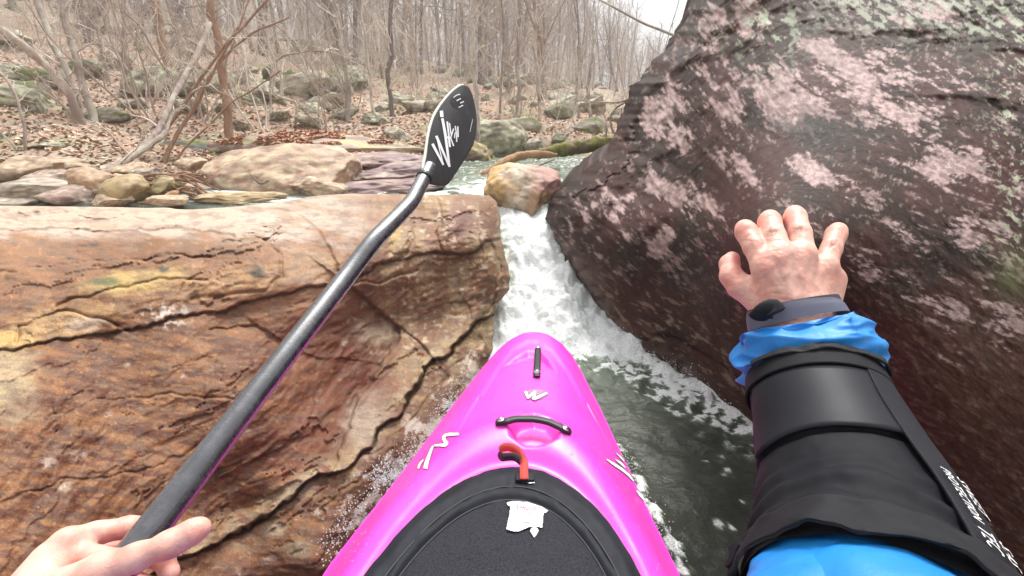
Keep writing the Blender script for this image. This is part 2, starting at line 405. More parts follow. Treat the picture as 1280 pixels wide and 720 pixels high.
EXTRA = [([(455, 340), (452, 300), (460, 262), (458, 248)], 1.4, .012, .008), ([(500, 325), (520, 300), (515, 268), (530, 250)], 1.2, .008, .0), ([(576, 318), (570, 360), (590, 400)], 1.3, .008, .006), ([(500, 410), (520, 425), (545, 452)], 1.4, .012, .01),
         ([(425, 352), (470, 352), (520, 336)], 1.2, .008, -.008), ([(0, 340), (60, 332), (130, 326), (200, 322), (262, 320)], 1.3, .007, -.012), ([(330, 412), (370, 440), (400, 450), (440, 452)], 1.2, .007, .008), ([(60, 520), (130, 500), (220, 492), (300, 500)], 1.2, .005, -.008),
         ([(0, 630), (80, 600), (170, 592), (250, 560)], 1.3, .006, -.008), ([(300, 590), (340, 560), (380, 545), (430, 500)], 1.3, .006, .008), ([(612, 300), (624, 330), (618, 370), (606, 395)], 1.6, .016, .01), ([(590, 246), (596, 275), (602, 304)], 1.5, .010, .012),
         ([(452, 573), (480, 560), (505, 535), (540, 490), (585, 440)], 1.3, .007, -.008), ([(400, 640), (430, 612), (470, 585), (490, 560)], 1.3, .008, -.01), ([(330, 300), (352, 280), (345, 262)], 1.3, .01, .008), ([(95, 288), (120, 275), (150, 262)], 1.2, .006, .0)]
wob = fbm(np.stack([px*.03, py*.03, 0*px], -1), 3, 12)*7
rel = np.zeros(len(px))
def groove(poly, wd, dp, step=0, fall=60):
    global rel
    dd, sd_, _ = pdist(px+wob, py+wob*.7, poly)
    sc = d/1.2
    rel += dp*np.exp(-(dd/wd)**2)*sc
    if step: rel += np.where(sd_ > 0, step*np.exp(-dd/fall)*sstep(0, 3, dd), 0)*sc
    return dd, sd_
dC1, sC1 = groove(C1, 1.5, .020, .014, 30); dC2, sC2 = groove(C2, 1.6, .020, -.030, 30); dC3, sC3 = groove(C3, 1.8, .012, .022, 30)
dC6, sC6 = groove(C6, 2, .012, -.05, 50); groove(C7, 2, .012, 0); dC8, _ = groove(C8, 2.2, .01, 0); groove(C9, 2, .012, -.02, 22)
groove(C10, 2, .012, -.02, 18); groove(C11, 1.3, .01); groove(C12, 1.5, .012)
for pl_, w_, d_, s_ in EXTRA: groove(pl_, w_, d_, s_, 22)
tilt = np.stack([q[:, 0]*1.0+q[:, 1]*.25, q[:, 1]*1.0, q[:, 2]*2.4-q[:, 0]*.35], -1)
big = fbm(tilt*2.2, 3, 21); mid = ridged(tilt*np.array([5, 6, 9]), 4, 22); fine = fbm(tilt*np.array([16, 22, 38]), 4, 23, .58)
f1, f2, cid = worley(tilt*np.array([3.2, 4, 7])+.25*np.stack([big, mid, fine], -1), 24)
ds = np.clip(d/1.6, .3, 1.2)
rel += -.034*big-.006*mid*ds-.0034*fine*ds-.012*(cid-.5)*ds
strk = fbm(np.stack([q[:, 0]*7, q[:, 1]*14, q[:, 2]*50+q[:, 0]*8], -1), 3, 27); rel += -.0026*strk*ds
V = P(px, py, d+rel)
def blend(c, colr, mask): return c+(np.asarray(colr)-c)*np.clip(mask, 0, 1)[:, None]
def blob(cx, cy, rx, ry, ang=0):
    a_ = math.radians(ang); X_ = px-cx; Y_ = py-cy; xx = (X_*math.cos(a_)+Y_*math.sin(a_))/rx; yy = (-X_*math.sin(a_)+Y_*math.cos(a_))/ry
    return 1-sstep(.35, 1.3, np.hypot(xx, yy)+.45*nz)
pn = np.stack([px*.012, py*.022, 0*px], -1)
nz = fbm(pn*2.4, 5, 41, .6); ns = fbm(np.stack([px*.012+py*.004, py*.07-px*.012, 0*px], -1), 5, 43, .6); ndot = fbm(np.stack([px*.11, py*.13, 0*px], -1), 3, 44)
cL = np.tile(np.array([.205, .098, .050]), (len(px), 1))
cL = blend(cL, [.34, .165, .07], sstep(-.1, .45, ns)*.75*(1-sstep(380, 480, px)))
cL = blend(cL, [.12, .044, .022], sstep(-.05, .4, -ns+.3*nz)*.8)
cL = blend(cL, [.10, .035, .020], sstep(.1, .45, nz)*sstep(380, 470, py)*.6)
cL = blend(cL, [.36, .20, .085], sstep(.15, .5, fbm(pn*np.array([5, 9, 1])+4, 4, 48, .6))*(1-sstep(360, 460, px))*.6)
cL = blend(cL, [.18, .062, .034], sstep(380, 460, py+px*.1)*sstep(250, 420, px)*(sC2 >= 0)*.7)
cL = blend(cL, [.42, .25, .15], (1-sstep(300, 400, py-.1*px+30*nz))*sstep(480, 380, px+30*nz)*.5)
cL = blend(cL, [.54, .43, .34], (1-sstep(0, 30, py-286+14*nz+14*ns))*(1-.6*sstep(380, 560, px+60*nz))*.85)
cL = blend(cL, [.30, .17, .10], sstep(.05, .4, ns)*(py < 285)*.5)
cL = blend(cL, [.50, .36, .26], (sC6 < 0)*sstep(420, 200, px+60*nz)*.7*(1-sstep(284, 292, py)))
cL = blend(cL, [.24, .12, .06], blob(180, 310, 150, 16, 2)*.6)
cL = blend(cL, [.58, .42, .17], blob(165, 352, 75, 16, -8)*.85); cL = blend(cL, [.55, .36, .17], blob(65, 405, 95, 22, -12)*.8)
cL = blend(cL, [.6, .47, .36], blob(105, 405, 28, 10, -10)*.8); cL = blend(cL, [.50, .40, .24], blob(8, 470, 40, 60)*.75)
cL = blend(cL, [.62, .40, .13], blob(10, 425, 30, 14)*.7)
cL = blend(cL, [.52, .33, .17], blob(290, 352, 90, 18, -14)*.75); cL = blend(cL, [.44, .29, .17], blob(390, 335, 45, 28)*.8)
cL = blend(cL, [.62, .52, .45], blob(212, 392, 26, 9, -10)*sstep(-.1, .2, ndot+.1)); cL = blend(cL, [.66, .6, .5], blob(205, 395, 34, 16)*sstep(.12, .3, ndot))
cL = blend(cL, [.14, .17, .07], blob(128, 352, 22, 7)*.9); cL = blend(cL, [.10, .09, .06], blob(204, 336, 8, 6)); cL = blend(cL, [.10, .09, .06], blob(322, 340, 10, 9))
cL = blend(cL, [.10, .07, .06], blob(46, 265, 7, 3)); cL = blend(cL, [.10, .08, .06], blob(118, 306, 9, 4))
cL = blend(cL, [.33, .185, .105], sstep(445, 500, px+20*nz)*(1-sstep(440, 540, py+30*nz))*(sC2 >= 0)*(sC3 <= 0)*.75)
cL = blend(cL, [.47, .35, .19], sstep(.0, .35, fbm(np.stack([px*.05, py*.018, 0*px], -1), 4, 46)+.1)*sstep(450, 500, px)*(1-sstep(430, 520, py))*.55)
cL = blend(cL, [.55, .38, .12], blob(492, 290, 10, 22)*.8); cL = blend(cL, [.20, .10, .10], blob(580, 280, 38, 22)*.55)
cL = blend(cL, [.62, .50, .36], sstep(.25, .42, ndot+.25*nz)*sstep(450, 520, px)*(1-sstep(430, 520, py))*.8)
cL = blend(cL, [.50, .42, .30], blob(470, 415, 32, 20)*.6)
below = np.where(sC2 < 0, 1, 0); above = 1-below
side_pale = np.exp(-(np.clip(dC2, 0, None)/20.)**2)
cL = blend(cL, [.45, .36, .21], side_pale*above*sstep(-.35, .1, nz)*.85*sstep(370, 430, py))
cL = blend(cL, [.45, .33, .17], side_pale*below*sstep(-.2, .3, nz)*.8)
cL = blend(cL, [.42, .34, .26], blob(455, 530, 30, 42, 30)*.75)
cL = blend(cL, [.46, .38, .26], blob(344, 662, 15, 12)*.9); cL = blend(cL, [.44, .36, .27], blob(372, 612, 36, 14, -35)*.6); cL = blend(cL, [.45, .40, .27], blob(374, 686, 17, 11)*.8)
for (a_, b_, r_) in ((400, 640, 10), (290, 560, 10), (308, 540, 7), (60, 580, 14), (96, 570, 12), (136, 518, 6), (160, 455, 5), (80, 610, 10), (230, 470, 5), (430, 430, 7), (455, 380, 8), (440, 400, 6), (330, 425, 5), (520, 420, 5), (470, 440, 9), (482, 408, 6), (335, 700, 12), (300, 716, 10)):
    cL = blend(cL, [.52, .42, .33], blob(a_, b_, r_, r_*.6, -15)*.85*sstep(-.25, .05, ndot+.1))
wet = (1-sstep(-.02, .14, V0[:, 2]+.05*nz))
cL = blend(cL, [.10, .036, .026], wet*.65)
cL = blend(cL, [.05, .028, .018], np.exp(-(dC1/1.3)**2)*.8); cL = blend(cL, [.05, .03, .02], np.exp(-(dC2/1.3)**2)*.8)
cL = blend(cL, [.09, .04, .025], np.exp(-(dC3/2)**2)*.5); cL = blend(cL, [.13, .08, .05], np.exp(-(dC6/1.5)**2)*.5)
cL = blend(cL, [.60, .42, .22], sstep(.5, .7, ndot+.35*ns)*.3*sstep(500, 420, px))
kt_ = ((1-sstep(270, 310, py+10*ns))*(1-sstep(330, 520, px)))[:, None]; cL = blend(cL, [.17, .125, .09], sstep(.0, .4, fbm(pn*np.array([3, 6, 1])+9, 5, 49, .6))*.45)
cL = blend(cL, [.62, .56, .50], sstep(.30, .42, fbm(np.stack([px*.05, py*.05, 0*px], -1), 5, 47, .65)+.55*np.exp(-(pdist(px, py, [(600, 470), (560, 515), (520, 560), (470, 615), (440, 660)])[0]/26)**2)-.22)*(1-sstep(20, 55, pdist(px, py, [(600, 470), (560, 515), (520, 560), (470, 615), (440, 660)])[0]))*.6)
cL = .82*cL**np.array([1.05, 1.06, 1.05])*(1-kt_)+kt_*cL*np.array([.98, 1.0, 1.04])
nr, nc = len(ys), len(us)
V, cL, nr, nc = apply_back(V, cL, nr, nc, right_skirt=[(-.02, .12, 0), (-.06, .35, -.03), (-.12, .7, -.12), (-.2, 1.1, -.35)],
                           top_skirt=[(0, .1, -.04), (0, .3, -.12), (0, .55, -.28), (0, .8, -.6)])
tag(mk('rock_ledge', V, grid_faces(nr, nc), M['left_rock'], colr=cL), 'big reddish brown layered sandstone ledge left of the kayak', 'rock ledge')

# --- right overhanging boulder
SIL = [(-700, 1290), (-300, 1010), (-100, 915), (0, 868), (25, 857), (45, 845), (58, 836), (68, 826), (76, 817), (84, 811), (96, 807), (104, 794), (125, 787), (150, 779), (180, 766), (200, 746), (215, 729), (228, 711), (240, 693), (252, 685), (275, 682), (300, 692), (330, 706), (360, 727), (390, 747), (415, 765), (432, 778), (450, 792), (480, 828), (530, 895), (600, 985), (700, 1120), (960, 1330)]
RD = [(868, 0, 3.0), (845, 45, 2.95), (807, 96, 2.85), (780, 150, 2.75), (729, 215, 2.6), (684, 258, 2.5), (760, 260, 2.15), (820, 200, 2.2), (800, 300, 1.85), (900, 150, 1.8), (900, 250, 1.25), (870, 340, 1.45),
      (990, 60, 1.7), (1000, 180, 1.05), (985, 262, .66), (950, 290, .64), (1045, 290, .63), (985, 350, .68), (1100, 200, .88), (1280, 0, 1.4), (1150, 80, 1.35), (1280, 200, .95), (1280, 400, .8), (1280, 600, .84), (1150, 350, .72), (1130, 500, .78),
      (900, 430, 1.5), (1050, 480, .95), (1900, 300, .9), (1900, -600, 1.6), (1900, 800, .9), (1290, -600, 2.2), (1000, -300, 2.9), (1300, -250, 1.9),
      (930, 600, 1.85), (1080, 720, 1.5)]
RZ = [(760, 405, .06), (800, 445, 0), (870, 490, -.01), (950, 540, -.01), (1100, 640, -.01), (1250, 745, -.01), (1400, 900, -.3)]
pts = [(a, b_) for a, b_, _ in RD]+[(a, b_) for a, b_, _ in RZ]+[(695, 305)]
vals = [1/d_ for *_, d_ in RD]+[1/float(Dz(a, b_, zz)) for a, b_, zz in RZ]+[1/2.42]
tr = TPS(pts, vals, .002)
ys = axis([(-700, -20, 14), (-20, 740, 1.7), (740, 960, 8)]); us = np.concatenate([np.linspace(0, .55, 370, endpoint=False), np.linspace(.55, 1, 40)])
Yg, U = np.meshgrid(ys, us, indexing='ij')
xl = np.interp(Yg, [a for a, _ in SIL], [b_ for _, b_ in SIL])
jit = fbm(np.stack([Yg.ravel()*.06, 0*Yg.ravel(), 0*Yg.ravel()], -1), 3, 18).reshape(Yg.shape)
xl = xl+5*jit
px = (xl+(1900-xl)*U).ravel(); py = Yg.ravel().copy()
d = 1/np.clip(tr(px, py), .2, 1.9)
edge = px-xl.ravel(); rw = np.interp(py, [-700, 60, 120, 260, 440], [60, 60, 45, 40, 18])
d = d+np.interp(py, [0, 260, 440], [.45, .35, .08])*np.clip(1-edge/rw, 0, 1)**2.2*(py < 450)
q = P(px, py, d)
tilt = np.stack([q[:, 0], q[:, 1], q[:, 2]*1.2+q[:, 0]*.5], -1)
big = fbm(tilt*1.8, 3, 51); mid = ridged(tilt*4.2, 4, 52); fine = fbm(tilt*20, 4, 53, .6)
lx = px*.8+py*.6; ly = -px*.6+py*.8            # direction of the weathering streaks
grain = fbm(np.stack([lx*.012, ly*.055, 0*px], -1), 4, 54, .6)
sc = d/1.5
rel = -.055*big*sc-.008*mid*sc-.0045*fine*np.sqrt(sc)-.008*grain*sc
for poly, wd, dp, stp in (([(684, 262), (700, 250), (735, 240), (765, 222), (790, 196)], 6, .014, .015), ([(765, 182), (790, 176), (800, 150)], 3, .05, .02), ([(812, 88), (850, 60), (930, 40), (1010, 10), (1060, -20)], 7, .015, -.02),
                  ([(790, 430), (840, 420), (900, 455), (950, 500)], 3, .02, -.02), ([(980, 20), (1040, 40), (1120, 60), (1280, 50)], 6, .004, .004), ([(1085, 240), (1052, 235)], 3, .02, 0)):
    dd, sdd, _ = pdist(px+8*grain, py+6*grain, poly); rel += dp*np.exp(-(dd/wd)**2)*sc+np.where(sdd > 0, stp*np.exp(-dd/30), 0)*sc
rel *= np.clip(.35+edge/60, .35, 1)
hand = np.exp(-(((px-985)/90)**2+((py-310)/70)**2)); rel = rel*(1-.75*hand)
V = P(px, py, d+rel)
nz = fbm(np.stack([px*.010, py*.010, 0*px], -1), 5, 55, .6)
na = fbm(np.stack([lx*.011, ly*.030, 0*px], -1), 6, 56, .62); nb = fbm(np.stack([px*.055, py*.06, 0*px], -1), 4, 57, .62); nc_ = fbm(np.stack([lx*.05, ly*.13, 0*px], -1), 4, 58, .6)
def dirn(deg, fx, fy, o_, sd_, g_):
    a_ = math.radians(deg); return fbm(np.stack([(px*math.cos(a_)+py*math.sin(a_))*fx, (-px*math.sin(a_)+py*math.cos(a_))*fy, 0*px], -1), o_, sd_, g_)
w1_ = sstep(860, 1120, px+80*nz)
nst = dirn(56, .026, .080, 5, 59, .62)*(1-w1_)+dirn(20, .024, .085, 5, 69, .62)*w1_; nsp = dirn(52, .11, .19, 3, 60, .65)*(1-w1_)+dirn(20, .10, .20, 3, 70, .65)*w1_
cR = np.tile(np.array([.046, .026, .020]), (len(px), 1))
cR = blend(cR, [.085, .034, .032], sstep(-.2, .4, nz)*.6); cR = blend(cR, [.030, .022, .018], sstep(.05, .5, -nz+.3*nb)*.8)
cR = blend(cR, [.080, .030, .018], sstep(330, 470, py+40*nz)*.8)
cR = blend(cR, [.055, .050, .035], (1-sstep(0, 120, py+60*nz))*.5)
cR = blend(cR, [.14, .085, .078], sstep(.15, .5, nst+.3*nsp)*.4)
pk = 0
for (a_, b_, rx, ry, an, s_) in ((985, 125, 60, 40, 30, 1.0), (1080, 95, 75, 35, 15, 1.0), (1030, 60, 40, 16, 10, .9), (1190, 205, 62, 22, -3, 1.1), (1130, 140, 60, 30, 20, .8), (905, 120, 45, 40, 45, .85), (850, 120, 35, 20, 40, .8),
                               (820, 145, 20, 30, 20, 1.0), (850, 175, 24, 22, 30, .9), (838, 245, 42, 22, 30, .85), (780, 250, 14, 22, 20, .9), (770, 262, 10, 22, 25, .9), (757, 250, 24, 22, 10, .75), (825, 305, 12, 22, 35, 1.0),
                               (780, 300, 13, 10, 0, .7), (1020, 215, 55, 28, 35, .8), (930, 210, 40, 30, 40, .6), (1230, 300, 50, 30, 10, .7), (1180, 390, 60, 26, 12, .8), (1260, 400, 40, 30, 15, .8), (1130, 300, 30, 22, 30, .6), (890, 30, 22, 45, 15, .9), (930, 20, 40, 40, 20, .7),
                               (880, 255, 36, 34, 40, .6), (1200, 100, 60, 30, 5, .6), (1090, 330, 40, 30, 25, .55), (1250, 200, 40, 20, 0, .6), (975, 80, 25, 20, 0, .7), (1150, 10, 80, 20, 0, .7), (720, 275, 30, 20, 0, .55), (1280, 250, 30, 60, 0, .5), (1210, 640, 40, 30, 0, .3)):
    a2 = math.radians(an); X_ = px-a_; Y_ = py-b_
    pk = np.maximum(pk, s_*np.exp(-(((X_*math.cos(a2)+Y_*math.sin(a2))/rx)**2+((-X_*math.sin(a2)+Y_*math.cos(a2))/ry)**2)*.8))
pm = sstep(.40, .70, pk*1.10+.34*na+.52*nst+.26*nsp-.14)
pm = np.maximum(pm, sstep(.60, .78, .2+.6*na+.8*nst+.3*nsp)*sstep(430, 350, py)*.45)
cR = blend(cR, [.41, .315, .305], pm*(.62+.3*sstep(-.25, .2, nsp)))
cR = blend(cR, [.54, .42, .40], pm*sstep(.1, .4, nsp+.3*nst)*.6)
dots = sstep(.42, .52, fbm(np.stack([px*.11, py*.12, 0*px], -1), 3, 63, .6)+.25*na)*(1-pm)
cR = blend(cR, [.38, .34, .29], dots*sstep(420, 250, py+80*nz)*.4)
cR = blend(cR, [.40, .30, .22], sstep(.33, .42, nc_)*sstep(300, 400, py)*.5*(1-.6*sstep(900, 1100, px)))
cR = blend(cR, [.42, .46, .38], (1-sstep(15, 55, py+25*nz))*sstep(1000, 1060, px)*sstep(.0, .2, nc_+.3*nb)*.75)
cR = blend(cR, [.46, .52, .38], sstep(.30, .4, nc_+.3*nb)*sstep(1210, 1270, px)*(py < 350)*.7)
cR = blend(cR, [.46, .55, .42], sstep(.22, .34, nb)*np.exp(-(((px-955)/45)**2+((py-40)/40)**2))*.9)
cR = blend(cR, [.018, .020, .014], np.exp(-(((px-1010)/60)**2+((py-160)/22)**2))*sstep(-.3, .1, nb+.2)*.85)
cR = blend(cR, [.11, .13, .05], np.exp(-(((px-1268)/25)**2+((py-345)/30)**2))*.7)
cR = blend(cR, [.07, .045, .035], (1-sstep(0, .12, V[:, 2]+.04*nz))*.85)
cR = blend(cR, [.30, .25, .22], np.exp(-((pdist(px, py, [(700, 310), (760, 400), (790, 440), (860, 470)])[0])/14)**2)*.55*sstep(-.2, .2, nb+.1))
cR = .90*cR**np.array([1.07, 1.10, 1.10])
nr, nc = len(ys), len(us)
V, cR, nr, nc = apply_back(V, cR, nr, nc, left_skirt=[(.03, .15, 0), (.1, .5, .0), (.25, 1.1, .05), (.5, 2.0, .0)], top_skirt=[(0, .15, .0), (.1, .5, -.2), (.2, 1.2, -.7), (.3, 2.2, -1.6)])
Fr = grid_faces(nr, nc)
tag(mk('overhanging_boulder', V, Fr, M['right_rock'], colr=cR), 'huge dark boulder patched with pink lichen overhanging the creek on the right', 'boulder')

# ------------------------------------------------------------------ implicit surfaces for hands and bodies
def sdf_mesh(prims, k, vox, pad=.012, post=None):
    """prims: (a, b, ra, rb) round cones blended with radius k; surface-nets mesh of the union"""
    A = np.array([p_[0] for p_ in prims]); B = np.array([p_[1] for p_ in prims]); R = max(max(p_[2], p_[3]) for p_ in prims)
    lo = np.minimum(A.min(0), B.min(0))-R-pad; hi = np.maximum(A.max(0), B.max(0))+R+pad
    n = np.ceil((hi-lo)/vox).astype(int)+1
    S = np.full(n, 1.0, np.float32); ax = [lo[i]+vox*np.arange(n[i]) for i in range(3)]
    for pr in prims:
        a, b, ra, rb = pr[:4]; kk = pr[4] if len(pr) > 4 else k
        m = max(ra, rb)+3*kk+2*vox
        l2 = np.minimum(a, b)-m; h2 = np.maximum(a, b)+m
        i0 = np.clip(np.floor((l2-lo)/vox).astype(int), 0, n-1); i1 = np.clip(np.ceil((h2-lo)/vox).astype(int)+1, 1, n)
        gx_, gy_, gz_ = np.meshgrid(*[ax[i][i0[i]:i1[i]] for i in range(3)], indexing='ij')
        dx, dy, dz = gx_-a[0], gy_-a[1], gz_-a[2]; v = np.asarray(b)-np.asarray(a); L = float(v@v)+1e-12
        t_ = np.clip((dx*v[0]+dy*v[1]+dz*v[2])/L, 0, 1)
        dd = np.sqrt((dx-t_*v[0])**2+(dy-t_*v[1])**2+(dz-t_*v[2])**2)-(ra+(rb-ra)*t_)
        s = S[i0[0]:i1[0], i0[1]:i1[1], i0[2]:i1[2]]
        h = np.clip(kk-np.abs(s-dd), 0, None)/kk
        S[i0[0]:i1[0], i0[1]:i1[1], i0[2]:i1[2]] = np.minimum(s, dd)-h*h*kk*.25
    if post is not None: S = post(S, ax)
    sg = S < 0
    c = sum(sg[i:n[0]-1+i, j:n[1]-1+j, l:n[2]-1+l].astype(np.int8) for i in (0, 1) for j in (0, 1) for l in (0, 1))
    cell = (c > 0) & (c < 8); idx = np.full(cell.shape, -1, np.int64); ci = np.argwhere(cell); idx[cell] = np.arange(len(ci))
    acc = np.zeros((len(ci), 3)); cnt = np.zeros(len(ci))
    cor = [(i, j, l) for i in (0, 1) for j in (0, 1) for l in (0, 1)]
    val = {q_: S[ci[:, 0]+q_[0], ci[:, 1]+q_[1], ci[:, 2]+q_[2]] for q_ in cor}
    for q1 in cor:
        for axi in range(3):
            if q1[axi] == 0:
                q2 = list(q1); q2[axi] = 1; q2 = tuple(q2); v1, v2 = val[q1], val[q2]
                m = (v1 < 0) != (v2 < 0); t_ = np.where(m, v1/(v1-v2+1e-12), 0)
                pnt = np.array(q1, float)[None]+t_[:, None]*(np.array(q2, float)-np.array(q1, float))[None]
                acc[m] += pnt[m]; cnt[m] += 1
    V = lo+vox*(ci+acc/cnt[:, None]); Q = []
    for axi in range(3):
        s1 = np.moveaxis(sg, axi, 0); I = np.moveaxis(idx, axi, 0)
        ch = s1[:-1] != s1[1:]; e = np.argwhere(ch[:, 1:-1, 1:-1]); e = e+np.array([0, 1, 1])
        q_ = np.stack([I[e[:, 0], e[:, 1]-1, e[:, 2]-1], I[e[:, 0], e[:, 1], e[:, 2]-1], I[e[:, 0], e[:, 1], e[:, 2]], I[e[:, 0], e[:, 1]-1, e[:, 2]]], -1)
        flip = s1[:-1][e[:, 0], e[:, 1], e[:, 2]]
        if axi == 1: flip = ~flip
        q_[~flip] = q_[~flip][:, ::-1]; Q.append(q_)
    Q = np.vstack(Q); Q = Q[(Q >= 0).all(1)]
    # two rounds of light smoothing
    E = np.vstack([Q[:, [0, 1]], Q[:, [1, 2]], Q[:, [2, 3]], Q[:, [3, 0]]])
    for _ in range(2):
        s_ = np.zeros_like(V); c_ = np.zeros(len(V))
        for k_ in range(3):
            s_[:, k_] = np.bincount(E[:, 0], V[E[:, 1], k_], len(V))+np.bincount(E[:, 1], V[E[:, 0], k_], len(V))
        c_ = np.bincount(E[:, 0], minlength=len(V))+np.bincount(E[:, 1], minlength=len(V))
        V = V*.5+.5*s_/c_[:, None]
    return V, Q

# ------------------------------------------------------------------ kayak
KS = [-1.45, -1.43, -1.3, -.8, -.2, .2, .545, .755, .995, 1.143, 1.2, 1.24, 1.262, 1.272, 1.276]
KW = [.0, .03, .10, .25, .33, .33, .288, .236, .176, .130, .106, .080, .054, .032, 0.0]
KR = [.30, .30, .29, .25, .25, .25, .262, .272, .292, .312, .325, .336, .344, .348, .350]
KC = [.31, .315, .33, .36, .385, .39, .392, .392, .372, .366, .366, .364, .360, .354, .350]
KB = [.22, .20, .10, -.05, -.09, -.09, -.07, -.045, .03, .13, .18, .23, .28, .32, .35]
CA = math.atan(.115); KX0 = -.075
def xc(s): return KX0+.115*s
def loc(x, y):
    """world x,y -> kayak station s and lateral offset u"""
    ca, sa = math.cos(CA), math.sin(CA); dx = x-KX0
    return (dx*sa+y*ca)*ca, dx*ca-y*sa
def wor(s, u): return xc(s)+u*math.cos(CA), s-u*math.sin(CA)
REC = [(633, 533), (645, 524), (668, 518), (688, 524), (702, 540), (698, 552), (678, 558), (655, 557), (638, 548)]
CRES = [(631, 456), (645, 445), (660, 437), (674, 438), (684, 446), (695, 464), (684, 457), (672, 450), (655, 449), (641, 453)]
CK = (.275, .198, .365)        # cockpit ellipse: centre station, half width, half length
CU = .018
def ellr(s, u): return np.sqrt(((u-CU)/CK[1])**2+((s-CK[0])/CK[2])**2)
def deck_z(x, y):
    s, u = loc(x, y)
    wdt = np.interp(s, KS, KW)+1e-4; zr = np.interp(s, KS, KR); zc = np.interp(s, KS, KC)
    t_ = np.clip(np.abs(u)/wdt, 0, 1)
    z = zr+(zc-zr)*(1-t_**2.6)*np.sqrt(np.clip(1-t_**10, 0, 1))
    px, py, _ = proj(np.stack([x, y, z], -1)); f = (s > .3)
    z = z-f*.028*(1-sstep(-11, 2.5, sdpoly(px, py, REC)))
    z = z-f*.012*(1-sstep(-5, 1.5, sdpoly(px, py, CRES)))
    d_, sd_, _ = pdist(px, py, [(600, 492), (620, 458), (640, 434), (660, 423), (674, 424), (692, 436), (712, 462), (732, 500)])
    z = z-.004*f*sstep(0, 6, d_)*(sd_ > 0)*np.exp(-d_/60)
    e = ellr(s, u)
    z = z-.016*np.exp(-((e-1.10)/.07)**2)*(s > -.3)+.014*np.exp(-((e-1.34)/.13)**2)*(s > -.1)*(1-t_**6)
    return z
ss = np.concatenate([np.linspace(-1.45, .2, 50, endpoint=False), np.linspace(.2, 1.2, 300, endpoint=False), 1.276-.076*(1-np.linspace(0, 1, 30))**2])
tt = np.sin(np.linspace(-1, 1, 201)*math.pi/2)
Sg, Tg = np.meshgrid(ss, tt, indexing='ij'); wd = np.interp(Sg, KS, KW)
# rounded plan at the bow
X, Y = wor(Sg.ravel(), (wd*Tg).ravel()); Z = deck_z(X, Y)
deckV = np.stack([X, Y, Z], -1)
na_ = 33; ang = np.linspace(0, math.pi, na_)
Sg, Ag = np.meshgrid(ss, ang, indexing='ij'); wd = np.interp(Sg, KS, KW); zr = np.interp(Sg, KS, KR); zb = np.interp(Sg, KS, KB)
uu = np.sign(np.cos(Ag))*np.abs(np.cos(Ag))**.75*wd*(1+.0*Ag); zz = zr+(zb-zr)*np.sin(Ag)**.8
X, Y = wor(Sg.ravel(), uu.ravel()); hullV = np.stack([X, Y, zz.ravel()], -1)
F1 = grid_faces(len(ss), len(tt))[:, ::-1]; F2 = grid_faces(len(ss), na_)[:, ::-1]+len(deckV)
m, t, b = newmat('magenta_polyethylene'); co = objco(t)
n = noise(t, co, 9, 5); n2 = noise(t, co, 900, 2); n3 = noise(t, objco(t, (1, .25, 1)), 120, 4, .7)
base = ramp(t, n, [(.3, (.86, .06, .48)), (.7, (.91, .08, .53))])
scr = ramp(t, n3, [(.70, (0, 0, 0)), (.78, (.35, .35, .35))])
sc2 = ramp(t, noise(t, objco(t, (.25, 1, 1)), 160, 4, .75), [(.70, (0, 0, 0)), (.76, (.45, .45, .45))])
t.links.new(mix(t, sc2, mix(t, scr, base, (.9, .25, .66)), (.45, .02, .28)), b.inputs['Base Color'])
t.links.new(ramp(t, n3, [(.3, (.27,)*3), (.75, (.42,)*3)]), b.inputs['Roughness']); b.inputs['Subsurface Weight'].default_value = .1
b.inputs['Subsurface Radius'].default_value = (.02, .004, .012); b.inputs['Subsurface Scale'].default_value = .3
bump(t, b, n2, .12, .0006)
M['pink'] = m
M['black_plastic'] = simple('black_moulded_plastic', (.014, .014, .016), .38, .4, .25, .0006, 300)
M['black_rubber'] = simple('black_neoprene', (.014, .014, .018), .7, .25, .45, .001, 700)
M['steel'] = simple('bolt_steel', (.65, .65, .66), .28, .5, metallic=1)
M['white_print'] = simple('white_print', (.82, .82, .84), .5)
M['black_print'] = simple('black_print', (.025, .02, .028), .5)
M['coral'] = simple('coral_webbing', (.62, .07, .055), .7, .3, .6, .0008, 900)
KAY = tag(empty('kayak', (xc(0), 0, 0)), 'bright magenta whitewater kayak nosing into the gap below the drop', 'kayak')
mk('hull', np.vstack([deckV, hullV]), np.vstack([F1, F2]), M['pink'], KAY)
def on_deck(px, py, lift=.0015):
    px = np.asarray(px, float); py = np.asarray(py, float); z = np.full(px.shape, .37)
    for _ in range(30):
        q_ = P(px, py, Dz(px, py, z)); z = .5*z+.5*(deck_z(q_[..., 0].ravel(), q_[..., 1].ravel()).reshape(px.shape)+lift)
    return P(px, py, Dz(px, py, z))
def ribbon(pts, wds, mapper, step=1.5, thick=.0):
    """flat stroke given in photograph coordinates laid on a surface"""
    pts = np.asarray(pts, float); wds = np.broadcast_to(np.asarray(wds, float), (len(pts),))
    L = np.r_[0, np.cumsum(np.hypot(*np.diff(pts, axis=0).T))]; n = max(3, int(L[-1]/step)); s_ = np.linspace(0, L[-1], n)
    x_ = np.interp(s_, L, pts[:, 0]); y_ = np.interp(s_, L, pts[:, 1]); w_ = np.interp(s_, L, wds)/2
    tx, ty = np.gradient(x_), np.gradient(y_); l_ = np.hypot(tx, ty)+1e-9; nx, ny = -ty/l_, tx/l_
    k_ = 5; off = np.linspace(-1, 1, k_)
    PX = x_[:, None]+nx[:, None]*w_[:, None]*off; PY = y_[:, None]+ny[:, None]*w_[:, None]*off
    V = mapper(PX, PY).reshape(-1, 3); i = np.arange(n*k_).reshape(n, k_)
    Fc = np.stack([i[:-1, :-1], i[1:, :-1], i[1:, 1:], i[:-1, 1:]], -1).reshape(-1, 4)
    return V, [tuple(f_) for f_ in Fc]
